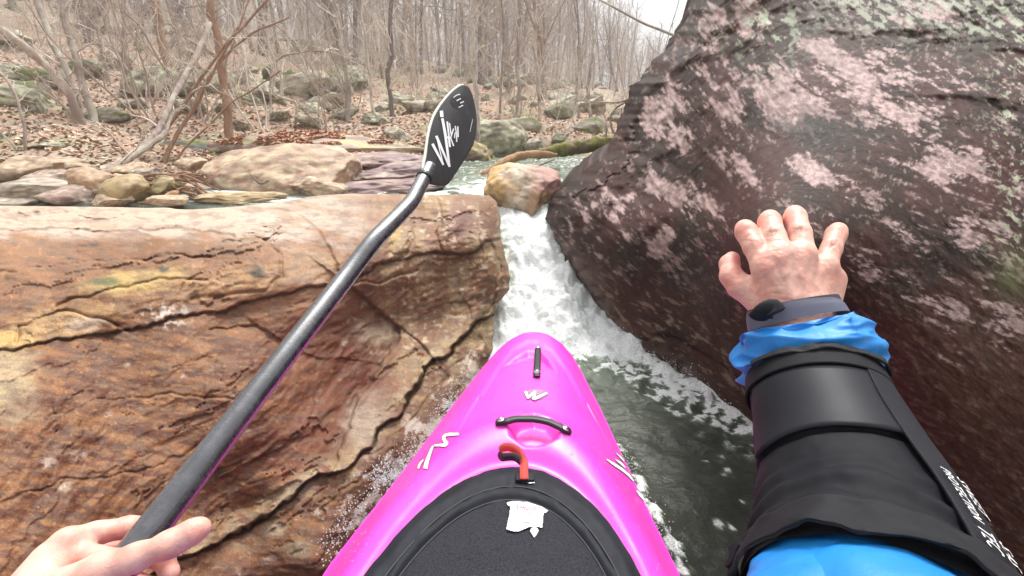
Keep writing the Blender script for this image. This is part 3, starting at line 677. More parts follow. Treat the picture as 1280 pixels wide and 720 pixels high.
def strokes(name, lst, mapper_fn, parent, outline=1.6, lift=.0015, white=None, black=None):
    if outline:
        v_, f_ = join([ribbon(p_, np.asarray(w_)+outline, lambda a, b_: mapper_fn(a, b_, lift)) for p_, w_ in lst])
        o = mk(name+'_outline', v_, f_, black or M['black_print'], parent)
    v_, f_ = join([ribbon(p_, w_, lambda a, b_, j=j: mapper_fn(a, b_, lift+.0006+.0002*j)) for j, (p_, w_) in enumerate(lst)])
    return mk(name, v_, f_, white or M['white_print'], parent)
# bow emblem: dark oval with a white W
th = np.linspace(0, 2*math.pi, 40); rr = np.array([0, .5, 1])
PX = 669.5+14*rr[:, None]*np.cos(th); PY = 493+6.5*rr[:, None]*np.sin(th)
v_ = on_deck(PX, PY, .0012).reshape(-1, 3); i = np.arange(3*40).reshape(3, 40)
mk('emblem_oval', v_, np.stack([i[:-1, :-1], i[1:, :-1], i[1:, 1:], i[:-1, 1:]], -1).reshape(-1, 4), simple('grey_emblem', (.30, .16, .26), .5), KAY)
strokes('emblem_letter', [([(657, 489), (660, 497), (669, 489)], [3.4, 3.4, 3]), ([(669, 489), (667, 499), (684, 491)], [3, 3.6, 2.6])], on_deck, KAY, 1.2, .0022)
# side lettering
def zl(pts, ox=500, oy=530, k=9.0): return [(ox+a/k, oy+b_/k) for a, b_ in pts]
strokes('side_lettering', [(zl([(660, 112), (560, 115), (505, 125), (490, 150), (500, 185), (525, 215), (500, 238), (440, 236), (385, 240)]), [3, 4.2, 3.4, 4.4, 4.5, 5.2, 4.5, 3, 2.6]),
                           (zl([(370, 245), (335, 330), (300, 430), (285, 500)]), [2.6, 4, 5, 5.6]), (zl([(262, 400), (225, 445), (205, 500)]), [1.6, 2.8, 3])], on_deck, KAY, 1.4)
def zr_(pts): return zl(pts, 740, 540, 7.2)
strokes('side_lettering', [(zr_([(135, 245), (200, 290), (270, 335), (330, 385), (375, 440)]), [1.6, 3.4, 3.6, 3, 1.4]), (zr_([(210, 245), (255, 275), (300, 318)]), [1.2, 3, 1.8]), (zr_([(220, 190), (262, 228), (290, 262)]), [1.2, 2.4, 1.4]),
                           (zr_([(402, 528), (440, 570), (470, 610)]), [1.6, 3.6, 1.6])], on_deck, KAY, 1.4)
# water beads on the wet deck
r = np.random.default_rng(3); bmv = np.array([[math.cos(a)*math.sin(b_), math.sin(a)*math.sin(b_), math.cos(b_)] for b_ in (.35, .9, 1.57) for a in np.linspace(0, 2*math.pi, 8, endpoint=False)]+[[0, 0, 1]]); bmf = [(i_*8+j, (i_+1)*8+j, (i_+1)*8+(j+1) % 8, i_*8+(j+1) % 8) for i_ in range(2) for j in range(8)]+[(24, j, (j+1) % 8) for j in range(8)]
x_, y_ = r.uniform(420, 850, 1500), r.uniform(440, 715, 1500); q_ = on_deck(x_, y_, .0); s_, u_ = loc(q_[:, 0], q_[:, 1])
ok = (np.abs(u_) < .9*np.interp(s_, KS, KW)) & (ellr(s_, u_) > 1.06) & (fbm(np.stack([x_*.02, y_*.02, 0*x_], -1), 3, 8) > -.05)
prt = [(bmv*np.array([1, 1, .5])*r.uniform(.0007, .0020)+v, bmf) for v in q_[ok][:420]]
m, t, b = newmat('water_bead'); b.inputs['Base Color'].default_value = (.95, .75, .9, 1); b.inputs['Roughness'].default_value = .05; b.inputs['Transmission Weight'].default_value = .8; b.inputs['IOR'].default_value = 1.33
v_, f_ = join(prt); mk('water_beads', v_, f_, m, KAY)['kind'] = 'stuff'
# grab handles
def handle(name, p0, p1, lift, hw, th_, curve=(0, 0)):
    root = None; n = 15; s_ = np.linspace(0, 1, n)
    px_ = p0[0]+(p1[0]-p0[0])*s_+curve[0]*4*s_*(1-s_); py_ = p0[1]+(p1[1]-p0[1])*s_+curve[1]*4*s_*(1-s_)
    e0 = on_deck(np.array([p0[0], p1[0]]), np.array([p0[1], p1[1]]), .004)
    c = e0[0][None]*(1-s_)[:, None]+e0[1][None]*s_[:, None]
    c2 = on_deck(px_, py_, .0); c[:, :2] = c2[:, :2]*.5+c[:, :2]*.5
    c[:, 2] += lift*(1-np.abs(2*s_-1)**6)
    T = np.gradient(c, axis=0); T /= np.linalg.norm(T, axis=1)[:, None]; S_ = np.cross(T, (0, 0, 1)); S_ /= np.linalg.norm(S_, axis=1)[:, None]; Nn = np.cross(S_, T)
    prof = [(-1, -1), (1, -1), (1, .4), (.6, 1), (-.6, 1), (-1, .4)]
    V = np.array([c[k]+S_[k]*hw*a+Nn[k]*th_*b_ for k in range(n) for a, b_ in prof]); m_ = len(prof)
    Fc = [(k*m_+j, k*m_+(j+1) % m_, (k+1)*m_+(j+1) % m_, (k+1)*m_+j) for k in range(n-1) for j in range(m_)]+[tuple(range(m_-1, -1, -1)), tuple((n-1)*m_+j for j in range(m_))]
    o = bevel(mk(name, V, Fc, M['black_plastic'], KAY, smooth=False), .0012)
    for k in (1, n-2):
        v1 = c[k]+Nn[k]*th_; v_, f_ = join([tube([v1, v1+Nn[k]*.0015], [.0075, .0068], 16), tube([v1+Nn[k]*.001, v1+Nn[k]*.004], [.0045, .0035], 6)])
        mk('bolt', v_, f_, M['steel'], o)
    return o
handle('grab_handle', (672.5, 437), (671, 472), .008, .0085, .0035)
handle('grab_handle', (620, 529), (713, 541), .007, .0078, .004, (0, -1.5))

# ------------------------------------------------------------------ spray skirt over the cockpit
SK = tag(empty('spray_skirt', (*wor(CK[0], 0), .38)), 'black neoprene spray skirt stretched over the kayak cockpit', 'spray skirt')
BX, BY = -.075, -.10
def skirt_z(x, y, e):
    r_ = np.hypot((x-BX)/.17, (y-BY)/.13)
    z = .398+.022*(1-e**2)+.10*np.exp(-(r_/1.15)**2)
    z += .0035*np.exp(-((e-.80)/.012)**2)*-1+.004*sstep(.8, .84, e)
    z += .004*np.exp(-((e-.93)/.05)**2)
    return z
e_ = np.concatenate([np.linspace(.0, .78, 60), np.linspace(.785, 1.0, 40)]); th = np.linspace(0, 2*math.pi, 241)
E, T_ = np.meshgrid(e_, th, indexing='ij'); E = E.ravel(); T_ = T_.ravel()
s = CK[0]+CK[2]*E*np.sin(T_)*1.0; u = CU+CK[1]*E*np.cos(T_)
x, y = wor(s, u); z = skirt_z(x, y, E)
q_ = np.stack([x, y, z], -1)
z += .0022*fbm(np.stack([T_*9, E*3, 0*E], -1), 3, 81)*sstep(.8, .85, E)+.0015*fbm(q_*14, 3, 82)
z += np.exp(-((E-.72)/.10)**2)*.0012*np.sin(T_*26+2*fbm(q_*6, 2, 3))*np.exp(-((T_-math.pi/2)/.5)**2)
V = np.stack([x, y, z], -1)
Fs = grid_faces(len(e_), len(th))
nin = 62
m, t, b = newmat('skirt_panel_fabric'); co = objco(t)
n = noise(t, co, 420, 2, .6); n1 = noise(t, co, 1300, 2)
t.links.new(ramp(t, n, [(.35, (.008, .008, .012)), (.65, (.028, .028, .038))]), b.inputs['Base Color']); b.inputs['Roughness'].default_value = .75; b.inputs['Specular IOR Level'].default_value = .25
p_ = bump(t, b, n, .8, .0012); bump(t, b, n1, .4, .0005, p_); M['panel'] = m
m, t, b = newmat('skirt_rand_rubber'); co = objco(t); n = noise(t, co, 30, 5); n1 = noise(t, co, 800, 2)
t.links.new(ramp(t, n, [(.3, (.010, .011, .015)), (.7, (.018, .020, .027))]), b.inputs['Base Color']); b.inputs['Roughness'].default_value = .6; b.inputs['Specular IOR Level'].default_value = .18
p_ = bump(t, b, n, .25, .003); bump(t, b, n1, .3, .0006, p_); M['rand'] = m
Vg = V.reshape(len(e_), len(th), 3)
mk('panel', Vg[:nin].reshape(-1, 3), grid_faces(nin, len(th)), M['panel'], SK)
outer = Vg[nin-1:].copy()
drop = [outer[-1]+np.array([0, 0, o_]) for o_ in (-.004, -.012, -.022, -.03)]
ctr = np.array([*wor(CK[0], CU), 0])
for k, (dr, sc_) in enumerate(zip(drop, (1.008, 1.014, 1.012, .99))): dr[:, :2] = ctr[:2]+(dr[:, :2]-ctr[:2])*sc_
R_ = np.concatenate([outer, np.array(drop)]); mk('rubber_rim', R_.reshape(-1, 3), grid_faces(len(R_), len(th)), M['rand'], SK)
def skmap(px, py, lift=.001):
    px = np.asarray(px, float); z = np.full(px.shape, .41)
    for _ in range(40):
        q_ = P(px, py, Dz(px, py, z)); s_, u_ = loc(q_[..., 0], q_[..., 1]); z = .5*z+.5*(skirt_z(q_[..., 0], q_[..., 1], ellr(s_, u_))+lift)
    return P(px, py, Dz(px, py, z))
for ee, nm in ((.80, 'seam'), (.86, 'seam')):
    th2 = np.linspace(-.1, math.pi+.1, 120); s_ = CK[0]+CK[2]*ee*np.sin(th2); u_ = CU+CK[1]*ee*np.cos(th2); x_, y_ = wor(s_, u_)
    c = np.stack([x_, y_, skirt_z(x_, y_, np.full(x_.shape, ee))+.0006+.003*(ee > .85)*0], -1); v_, f_ = tube(c, .0012, 6); mk(nm, v_, f_, M['black_print'], SK)
# faded white print on the panel
def zs(pts): return [(610+a/10.29, 610+b_/10.29) for a, b_ in pts]
outl = zs([(300, 170), (510, 180), (700, 245), (770, 290), (750, 315), (712, 318), (705, 420), (697, 505), (620, 498), (530, 498), (470, 525), (400, 552), (320, 552), (238, 530), (255, 440), (280, 330), (290, 238), (250, 215), (250, 185), (290, 180)])
def fillpoly(poly, mapper, h=1.0):
    a = np.array(poly); xs_ = np.arange(a[:, 0].min(), a[:, 0].max()+h, h); ys_ = np.arange(a[:, 1].min(), a[:, 1].max()+h, h)
    X_, Y_ = np.meshgrid(xs_, ys_); inside = inpoly(X_.ravel(), Y_.ravel(), poly).reshape(X_.shape)
    near = sdpoly(X_.ravel(), Y_.ravel(), poly).reshape(X_.shape) < h*.7
    V = mapper(X_, Y_).reshape(-1, 3); Fq = grid_faces(len(ys_), len(xs_)); ok = near.ravel()[Fq].all(1)
    return V, [tuple(f_) for f_ in Fq[ok]]
v_, f_ = fillpoly(outl, lambda a, b_: skmap(a, b_, .0030), .8)
mk('printed_patch', v_, f_, M['white_print'], SK)
pinkprint = simple('faded_pink_print', (.36, .17, .20), .6)
LET = {'S': [(360, 215), (385, 205), (372, 235), (392, 255), (365, 262)], 'M': [(410, 285), (425, 225), (445, 262), (462, 225), (475, 290)], 'V': [(480, 235), (505, 295), (525, 240)], 'O': [(600, 245), (625, 268), (600, 292), (577, 268), (600, 245)], 'l': [(540, 240), (548, 298)]}
v_, f_ = join([ribbon(zs(p__), 1.3, lambda a, b_: skmap(a, b_, .0036)) for p__ in LET.values()]+[ribbon(zs([(430, 455), (490, 440), (540, 445), (530, 470)]), 1.2, lambda a, b_: skmap(a, b_, .0036)), ribbon(zs([(480, 310), (530, 325), (575, 322)]), .8, lambda a, b_: skmap(a, b_, .0036))])
mk('faded_lettering', v_, f_, pinkprint, SK)
v_, f_ = fillpoly(zs([(597, 500), (640, 520), (650, 550), (630, 590), (594, 637), (565, 590), (543, 555), (555, 518)]), lambda a, b_: skmap(a, b_, .0030), .5)
mk('printed_drop', v_, f_, M['white_print'], SK)
# release loop: coral webbing outside, black inside
base = skmap(np.array([655.0]), np.array([594.0]), .004)[0]
def lp(px, py, z): return P(px, py, Dz(px, py, z))
ctrl = [base+np.array([0, -.012, .002]), base+np.array([0, .006, .004]), lp(655, 579, .412), lp(650, 567, .416), lp(641, 560, .419), lp(631, 559, .416), lp(625, 564, .411), lp(627, 571, .406), lp(632, 571, .408), lp(643, 571, .409), lp(652, 577, .408)]
c = crv(ctrl, 60)
T = np.gradient(c, axis=0); T /= np.linalg.norm(T, axis=1)[:, None]
wv = np.array([.25, .25, 1.0]); wv /= np.linalg.norm(wv)
k_ = np.linspace(0, 1, 60); W_ = np.outer(1-sstep(.12, .3, k_), [1, 0, 0])+np.outer(sstep(.12, .3, k_), wv); W_ /= np.linalg.norm(W_, axis=1)[:, None]
W_ = W_-(W_*T).sum(1)[:, None]*T; W_ /= np.linalg.norm(W_, axis=1)[:, None]; Nn = np.cross(T, W_)
def strip(off, th_):
    V = np.stack([c+W_*.0068+Nn*(off+th_), c-W_*.0068+Nn*(off+th_), c-W_*.0068+Nn*off, c+W_*.0068+Nn*off], 1).reshape(-1, 3)
    Fc = [(k*4+j, k*4+(j+1) % 4, k*4+4+(j+1) % 4, k*4+4+j) for k in range(59) for j in range(4)]+[(3, 2, 1, 0), (236, 237, 238, 239)]
    return V, Fc
v_, f_ = strip(-.0016, .0014); lpo = mk('release_loop', v_, f_, M['coral'], SK)
v_, f_ = strip(.0, .0014); mk('webbing_lining', v_, f_, M['black_print'], lpo)
v_, f_ = box(skmap(np.array([656.0]), np.array([597.0]), .003)[0], .030, .016, .005); bevel(mk('loop_tab', v_, f_, M['rand'], SK, smooth=False), .0015)
v_, f_ = join([ribbon([(648, 601), (652, 601.5), (662, 603), (668, 603)], [1.2, 2.6, 2.2, 1], lambda a, b_: skmap(a, b_, .002)), ribbon([(646, 599), (656, 602)], 1.2, lambda a, b_: skmap(a, b_, .0024))]); mk('bar_tack', v_, f_, M['steel'], SK)

# ------------------------------------------------------------------ paddle
PD = tag(empty('paddle', P(430, 350, .76)), 'black carbon kayak paddle held up over the ledge by the left hand', 'paddle')
sA, sB = P(430, 350, .76), P(175, 680, .448)
ext = sB+(sB-sA)/np.linalg.norm(sB-sA)*.62
c = crv([ext, sB*.5+ext*.5, sB, sA*.5+sB*.5, sA, P(466, 303, .825), P(483, 285, .86), P(512, 255, .935), P(521, 240, .965), P(530, 222, 1.0), P(537, 208, 1.03)], 90)
m, t, b = newmat('carbon_shaft'); co = objco(t); g = N(t, 'ShaderNodeTexWave', Scale=260, Distortion=3.0, Detail=2); t.links.new(co, g.inputs['Vector'])
n = noise(t, co, 60, 5, .7)
t.links.new(ramp(t, n, [(.3, (.012, .012, .016)), (.7, (.045, .045, .058))]), b.inputs['Base Color'])
t.links.new(ramp(t, n, [(.3, (.18,)*3), (.7, (.36,)*3)]), b.inputs['Roughness']); b.inputs['Coat Weight'].default_value = .9; b.inputs['Coat Roughness'].default_value = .14
b.inputs['Specular IOR Level'].default_value = .8
bump(t, b, g.outputs['Fac'], .25, .0006); M['carbon'] = m
r_ = np.full(90, .0155); r_[74:] = np.linspace(.0155, .0145, 16)
v_, f_ = tube(c, r_, 32); mk('shaft', v_, f_, M['carbon'], PD)
ci = 79; v_, f_ = tube(c[ci:ci+3], .0166, 32); mk('shaft_sleeve_ring', v_, f_, M['black_plastic'], PD)
Lc = crv([(535, 228), (528.5, 212), (531, 196), (535, 168), (541, 147), (551, 130), (564, 115), (574, 107.5), (579, 106.3)], 48)
Rc = crv([(538, 230.5), (550, 232.5), (560, 230), (571, 215), (581, 199), (591, 182), (595, 165), (596, 151), (594, 133), (590, 117), (585, 108), (579, 106.3)], 48)
def bdep(px, py):
    a = np.array([535., 224.]); v = np.array([579., 107.])-a; L = np.hypot(*v); v /= L
    al = ((px-a[0])*v[0]+(py-a[1])*v[1])/L; of = (px-a[0])*(-v[1])+(py-a[1])*v[0]
    return 1.01+.25*al+.0030*of+.03*al*al+.012*np.clip(np.abs(of-3)/25, 0, 1)**1.5
cs = np.linspace(0, 1, 25); PX = Lc[:, None, 0]*(1-cs)+Rc[:, None, 0]*cs; PY = Lc[:, None, 1]*(1-cs)+Rc[:, None, 1]*cs
D_ = bdep(PX.ravel(), PY.ravel()).reshape(PX.shape); edge_ = np.minimum(cs, 1-cs)*2; th_ = .0016+.003*(1-(1-edge_)**2)
Fr_ = P(PX, PY, D_-th_); Bk = P(PX, PY, D_+th_)
nv = PX.size; gf = grid_faces(*PX.shape)
loopi = [(0, j) for j in range(24)]+[(i_, 24) for i_ in range(47)]+[(47, j) for j in range(24, 0, -1)]+[(i_, 0) for i_ in range(47, 0, -1)]
li = [i_*25+j for i_, j in loopi]; side = [(li[k], li[(k+1) % len(li)], li[(k+1) % len(li)]+nv, li[k]+nv) for k in range(len(li))]
m, t, b = newmat('scuffed_black_blade'); co = objco(t); n = noise(t, co, 30, 6, .7); n2 = noise(t, objco(t, (1, .1, 1)), 160, 4, .7)
t.links.new(mix(t, ramp(t, n2, [(.66, (0,)*3), (.74, (.5,)*3)]), ramp(t, n, [(.3, (.010, .010, .012)), (.7, (.020, .020, .023))]), (.12, .12, .13)), b.inputs['Base Color'])
t.links.new(ramp(t, n, [(.3, (.42,)*3), (.7, (.6,)*3)]), b.inputs['Roughness']); bump(t, b, n, .3, .003); M['blade'] = m
bl = mk('blade', np.vstack([Fr_.reshape(-1, 3), Bk.reshape(-1, 3)]), [tuple(f_) for f_ in gf]+[tuple(f_[::-1]+nv) for f_ in gf]+side, M['blade'], PD)
v_, f_ = tube([P(x_, y_, float(bdep(x_, y_))) for x_, y_ in Lc[5:]], .0034, 6); mk('pale_edge', v_, f_, simple('pale_blade_edge', (.62, .60, .50), .5), bl)
def bmap(px, py, lift=.001):
    q_ = bdep(np.asarray(px).ravel(), np.asarray(py).ravel()).reshape(np.shape(px)); return P(px, py, q_-.0046-lift)
def zb_(pts): return [(500+a/4.236, 90+b_/4.236) for a, b_ in pts]
strokes('blade_lettering', [(zb_([(172, 380), (230, 492)]), [3.4, 2.4]), (zb_([(230, 492), (192, 338)]), [1.3, 1.3]), (zb_([(192, 338), (262, 502)]), [3.2, 2.6]), (zb_([(262, 502), (240, 330), (224, 245)]), [2.8, 3.4, 3.2]), (zb_([(222, 238), (219, 205)]), [4.2, 4.0]),
                            (zb_([(250, 262), (266, 398)]), [2.2, 2.0]), (zb_([(246, 352), (256, 340), (262, 395)]), [1.6, 1.6, 1.6]), (zb_([(284, 300), (268, 348), (284, 392)]), [1.7, 1.6, 1.6]), (zb_([(262, 270), (270, 330)]), [1.4, 1.4]),
                            (zb_([(288, 350), (292, 322), (300, 322), (300, 370)]), 1.5), (zb_([(292, 285), (300, 330)]), 1.4), (zb_([(306, 288), (308, 345)]), 1.6)], bmap, bl, 0)
PX = 571.5+8*rr[:, None]*np.cos(th[::6]); PY = 126.5+9*rr[:, None]*np.sin(th[::6]); v_ = bmap(PX, PY, .0006).reshape(-1, 3); nn_ = PX.shape[1]
mk('round_emblem', v_, grid_faces(3, nn_), M['black_plastic'], bl)
v_, f_ = join([ribbon(zb_(p__), w_, lambda a, b_: bmap(a, b_, .0018)) for p__, w_ in (([(283, 135), (300, 122), (318, 118)], .9), ([(300, 152), (322, 140)], 1.2), ([(318, 165), (338, 156)], 1.2), ([(310, 188), (334, 176)], 1.2), ([(370, 318), (385, 250)], .5))]); mk('emblem_marks', v_, f_, M['white_print'], bl)
# the far blade, behind the paddler
far = ext; dv = (sB-sA)/np.linalg.norm(sB-sA); sv_ = np.cross(dv, (0, 0, 1)); sv_ /= np.linalg.norm(sv_); un = np.cross(sv_, dv)
prof = crv([(-.02, .0155), (.05, .05), (.15, .088), (.28, .098), (.38, .08), (.44, .04), (.452, .0)], 30)
cs = np.linspace(-1, 1, 11); G1 = np.array([[far+dv*a+sv_*w_*c_-un*(.003+.012*c_*c_) for c_ in cs] for a, w_ in prof]); G2 = G1+un*.005
n1_ = G1.shape[0]*11
mk('blade', np.vstack([G1.reshape(-1, 3), G2.reshape(-1, 3)]), np.vstack([grid_faces(30, 11), grid_faces(30, 11)[:, ::-1]+n1_]), M['blade'], PD)

# ------------------------------------------------------------------ the paddler
m, t, b = newmat('skin'); a = t.nodes.new('ShaderNodeVertexColor'); a.layer_name = 'Col'; co = objco(t)
n = noise(t, co, 130, 5, .6); n1 = noise(t, co, 700, 3); vo = N(t, 'ShaderNodeTexVoronoi', Scale=900.0); t.links.new(co, vo.inputs['Vector'])
f_n = ramp(t, n, [(.3, (.90, .84, .82)), (.7, (1.08, 1.08, 1.06))])
t.links.new(mix(t, 1.0, a.outputs[0], f_n, 'MULTIPLY'), b.inputs['Base Color']); b.inputs['Roughness'].default_value = .42
b.inputs['Subsurface Weight'].default_value = .2; b.inputs['Subsurface Radius'].default_value = (.010, .003, .0015); b.inputs['Subsurface Scale'].default_value = .5
p_ = bump(t, b, n1, .5, .0009); bump(t, b, vo.outputs['Distance'], .25, .0004, p_); M['skin'] = m
def px3(x_, y_, d_): return P(x_, y_, d_)
def chain(pts, rad, k=None):
    out = []
    for i_ in range(len(pts)-1):
        e_t = (px3(*pts[i_]), px3(*pts[i_+1]), rad[i_], rad[i_+1])
        out.append(e_t+((k,) if k else ()))
    return out
BOD = tag(empty('person', (BX, BY, .38)), 'paddler in a blue dry top bracing one hand on the dark boulder', 'person')
# right hand: back of the hand to the lens, fingertips pressed on the boulder
RH = []
wr = (991, 398, .462)
RH += chain([wr, (957, 334, .462)], [.0195, .0135], .014)+chain([wr, (975, 320, .458)], [.0205, .0135], .014)+chain([wr, (1003, 319, .460)], [.0205, .013], .014)+chain([(1005, 400, .463), (1030, 334, .468)], [.019, .0125], .014)
RH += chain([(1028, 392, .47), (1041, 350, .476)], [.014, .0125], .014)+chain([(958, 380, .475), (940, 362, .482)], [.016, .013], .014)
KF = .0032
RH += chain([(957, 334, .462), (943, 309, .474), (933, 290, .490), (931, 286, .512), (932, 290, .530)], [.0125, .0104, .0108, .0096, .0085], KF)
RH += chain([(975, 320, .458), (968, 296, .472), (962, 277, .492), (962, 274, .518), (964, 279, .538)], [.0125, .0106, .0110, .0098, .0086], KF)
RH += chain([(1003, 319, .460), (1000, 292, .475), (994, 272, .496), (993, 268, .520), (995, 274, .538)], [.0122, .0104, .0108, .0096, .0084], KF)
RH += chain([(1030, 334, .468), (1039, 311, .480), (1045, 293, .494), (1047, 289, .512), (1047, 293, .528)], [.0115, .0096, .0100, .0090, .0080], KF)
RH += chain([(946, 372, .480), (925, 358, .487), (914, 345, .494), (912, 330, .508), (915, 324, .520)], [.0145, .0122, .0108, .0098, .0086], .005)
for a_, b_ in (((985, 375, .4435), (959, 334, .4515)), ((989, 372, .441), (976, 322, .4465)), ((996, 372, .441), (1002, 320, .4485)), ((1003, 375, .445), (1028, 335, .4575))): RH.append((px3(*a_), px3(*b_), .0022, .0034, .005))
RH += [(px3(*wr), px3(1012, 462, .440), .024, .024, .02), (px3(1012, 462, .440), px3(1050, 565, .372), .024, .026, .02)]
Vh, Qh = sdf_mesh(RH, .01, .0011)
def skin_col(V, joints, hb):
    c_ = np.tile(np.array([.80, .48, .39]), (len(V), 1)); n_ = fbm(V*55, 4, 91); n2_ = fbm(V*160, 3, 92)
    px_, py_, _ = proj(V)
    c_ += (np.array([.72, .35, .29])-c_)*sstep(-.05, .4, n_)[:, None]*.6
    for jx, jy, r_, s_ in joints: c_ += (np.array([.64, .22, .17])-c_)*(np.exp(-(((px_-jx)**2+(py_-jy)**2)/r_**2))*s_)[:, None]
    c_ += (np.array([.48, .32, .30])-c_)*(sstep(.25, .5, fbm(V*np.array([40, 40, 40])+7, 3, 95))*.25)[:, None]
    return c_*(1+.05*n2_[:, None])
JR = [(931, 287, 13, .6), (962, 275, 13, .6), (994, 270, 13, .6), (1046, 290, 13, .65), (913, 330, 13, .55), (911, 356, 14, .5), (957, 332, 12, .3), (976, 318, 12, .3), (1003, 318, 12, .3), (1029, 334, 12, .3), (1048, 350, 16, .4)]
px_, py_, _ = proj(Vh)
wr_ = sum(.0006*np.sin(8*(py_-jy)/2.2)*np.exp(-(((px_-jx)/11)**2+((py_-jy-4)/7)**2)) for jx, jy in ((933, 296), (964, 285), (996, 282), (1042, 302)))
def lines(lst, w_, a_):
    o__ = np.zeros(len(px_))
    for pl in lst: d__, _, t__ = pdist(px_, py_, pl); o__ += a_*np.exp(-(d__/w_)**2)*np.sin(np.clip(t__, .02, .98)*math.pi)
    return o__
VEINS = [[(968, 368), (974, 352), (968, 338), (964, 322)], [(974, 352), (985, 340), (989, 322)], [(1010, 376), (1012, 355), (1018, 338), (1016, 322)], [(1012, 355), (1000, 342), (996, 330)]]
CREASE = [[(948, 372), (965, 366), (985, 369)], [(955, 379), (975, 374), (1000, 377), (1022, 374)], [(1005, 368), (1025, 364), (1040, 366)], [(960, 360), (975, 357), (990, 361)], [(1015, 381), (1030, 377), (1044, 373)], [(935, 352), (941, 346), (945, 340)], [(1036, 352), (1046, 348), (1053, 349)],
          [(925, 299), (933, 301), (942, 298)], [(955, 289), (964, 291), (973, 288)], [(985, 285), (995, 287), (1004, 284)], [(1033, 305), (1042, 307), (1050, 303)], [(950, 330), (957, 333), (965, 330)], [(968, 316), (976, 319), (984, 316)], [(996, 315), (1004, 318), (1012, 315)]]
wr_ = wr_+lines(CREASE, 1.4, .0005)-lines(VEINS, 2.6, .0008)
Vh = Vh+(ray(px_, py_)/np.linalg.norm(ray(px_, py_), axis=1)[:, None])*(wr_+.0006*fbm(Vh*90, 3, 96)+.0005*ridged(Vh*60, 2, 97)*(py_ > 300))[:, None]
# left hand gripping the shaft: thumb this side of it, index beyond
LH = []
LH += chain([(-5, 800, .40), (84, 676, .452)], [.022, .0115], .016)+chain([(0, 800, .40), (60, 700, .445)], [.022, .0135], .016)+chain([(10, 800, .40), (50, 735, .425)], [.022, .013], .016)+chain([(20, 800, .40), (120, 722, .418)], [.020, .014], .016)
LH += chain([(84, 676, .452), (120, 667, .475), (160, 659, .492), (188, 657, .506), (206, 672, .500)], [.0120, .0112, .0104, .0095, .0085], .005)
LH += chain([(62, 702, .447), (110, 690, .485), (165, 690, .508), (205, 700, .498), (212, 716, .470)], [.0130, .0115, .0110, .010, .009], .005)
LH += chain([(50, 735, .425), (100, 722, .475), (160, 725, .498), (196, 738, .48)], [.0125, .0110, .0105, .0095], .005)
LH += chain([(45, 765, .40), (90, 758, .45), (150, 770, .47), (180, 785, .45)], [.0115, .010, .0095, .0085], .005)
LH += chain([(60, 745, .41), (130, 712, .414), (170, 697, .414), (212, 680, .416), (240, 665, .422), (250, 660, .426)], [.019, .0145, .0108, .0104, .0096, .0084], .009)
LH += [(px3(100, 690, .455), px3(140, 700, .440), .0095, .010, .01)]
LH += chain([(-5, 800, .40), (-60, 900, .38)], [.026, .032], .02)
VL, QL = sdf_mesh(LH, .01, .0014)
JL = [(84, 668, 16, .35), (150, 655, 16, .3), (248, 660, 14, .55), (150, 680, 16, .75), (205, 700, 20, .7), (120, 740, 40, .3)]
# torso, neck, head and arms (out of the photograph)
W3 = np.array
sh_l, sh_r = W3([-.26, -.12, .66]), W3([.12, -.12, .66]); el_r = px3(1100, 840, .235); el_l = W3([-.46, .0, .42]); wr_l = px3(-60, 900, .38); wr_r = px3(1050, 565, .372)
HC = W3([BX+.01, -.155, .85])
TO = [(W3([BX, BY, .30]), W3([BX, BY-.02, .50]), .145, .14), (W3([BX-.06, BY-.02, .5]), W3([BX-.09, BY-.03, .62]), .12, .10), (W3([BX+.06, BY-.02, .5]), W3([BX+.09, BY-.03, .62]), .12, .10), (sh_l, sh_r, .055, .055)]
AR = [(sh_l, el_l, .05, .042), (el_l, wr_l, .042, .032), (sh_r, el_r, .05, .038), (el_r, wr_r, .036, .024)]
HE = [(W3([BX, -.15, .66]), HC-W3([0, 0, .05]), .055, .05), (HC+W3([0, -.02, .02]), HC+W3([0, .01, .0]), .085, .08), (HC+W3([0, .045, -.05]), HC+W3([0, .055, -.07]), .045, .035), (HC+W3([0, .075, 0]), HC+W3([0, .098, -.03]), .010, .014, .01), (HC+W3([-.03, .085, -.058]), HC+W3([.03, .085, -.058]), .006, .006, .006),
      (HC+W3([.08, -.01, -.01]), HC+W3([.085, -.015, -.04]), .014, .01, .006), (HC+W3([-.08, -.01, -.01]), HC+W3([-.085, -.015, -.04]), .014, .01, .006)]
Vt, Qt = sdf_mesh(TO+AR+HE, .04, .009)
Vall = np.vstack([Vh, VL, Vt]); Qall = np.vstack([Qh, QL+len(Vh), Qt+len(Vh)+len(VL)])
call = np.vstack([skin_col(Vh, JR, 1), skin_col(VL, JL, 1), np.tile(np.array([.6, .33, .25]), (len(Vt), 1))])
mk('body', Vall, Qall, M['skin'], BOD, colr=call)
m, t, b = newmat('blue_shell_fabric'); co = objco(t); n = noise(t, co, 16, 4); n1 = noise(t, co, 1500, 2); n2 = noise(t, co, 45, 4, .6)
t.links.new(ramp(t, n, [(.3, (.008, .175, .52)), (.7, (.014, .24, .66))]), b.inputs['Base Color']); b.inputs['Roughness'].default_value = .5
p_ = bump(t, b, n1, .2, .0003); bump(t, b, n2, .25, .004, p_); M['blue'] = m
Vj, Qj = sdf_mesh([(a, b_, ra+.014, rb+.014) for a, b_, ra, rb in TO]+[(sh_l, el_l, .066, .058), (el_l, wr_l, .058, .047), (sh_r, el_r, .066, .060)], .04, .008)
q_ = Vj; nrm = fbm(q_*9, 4, 101); Vj = Vj+np.stack([fbm(q_*12+k_, 3, 102+k_) for k_ in range(3)], -1)*.010
DT = mk('dry_top', Vj, Qj, M['blue'], BOD)
helm = [(HC+W3([0, -.02, .035]), HC+W3([0, .0, .03]), .112, .108)]
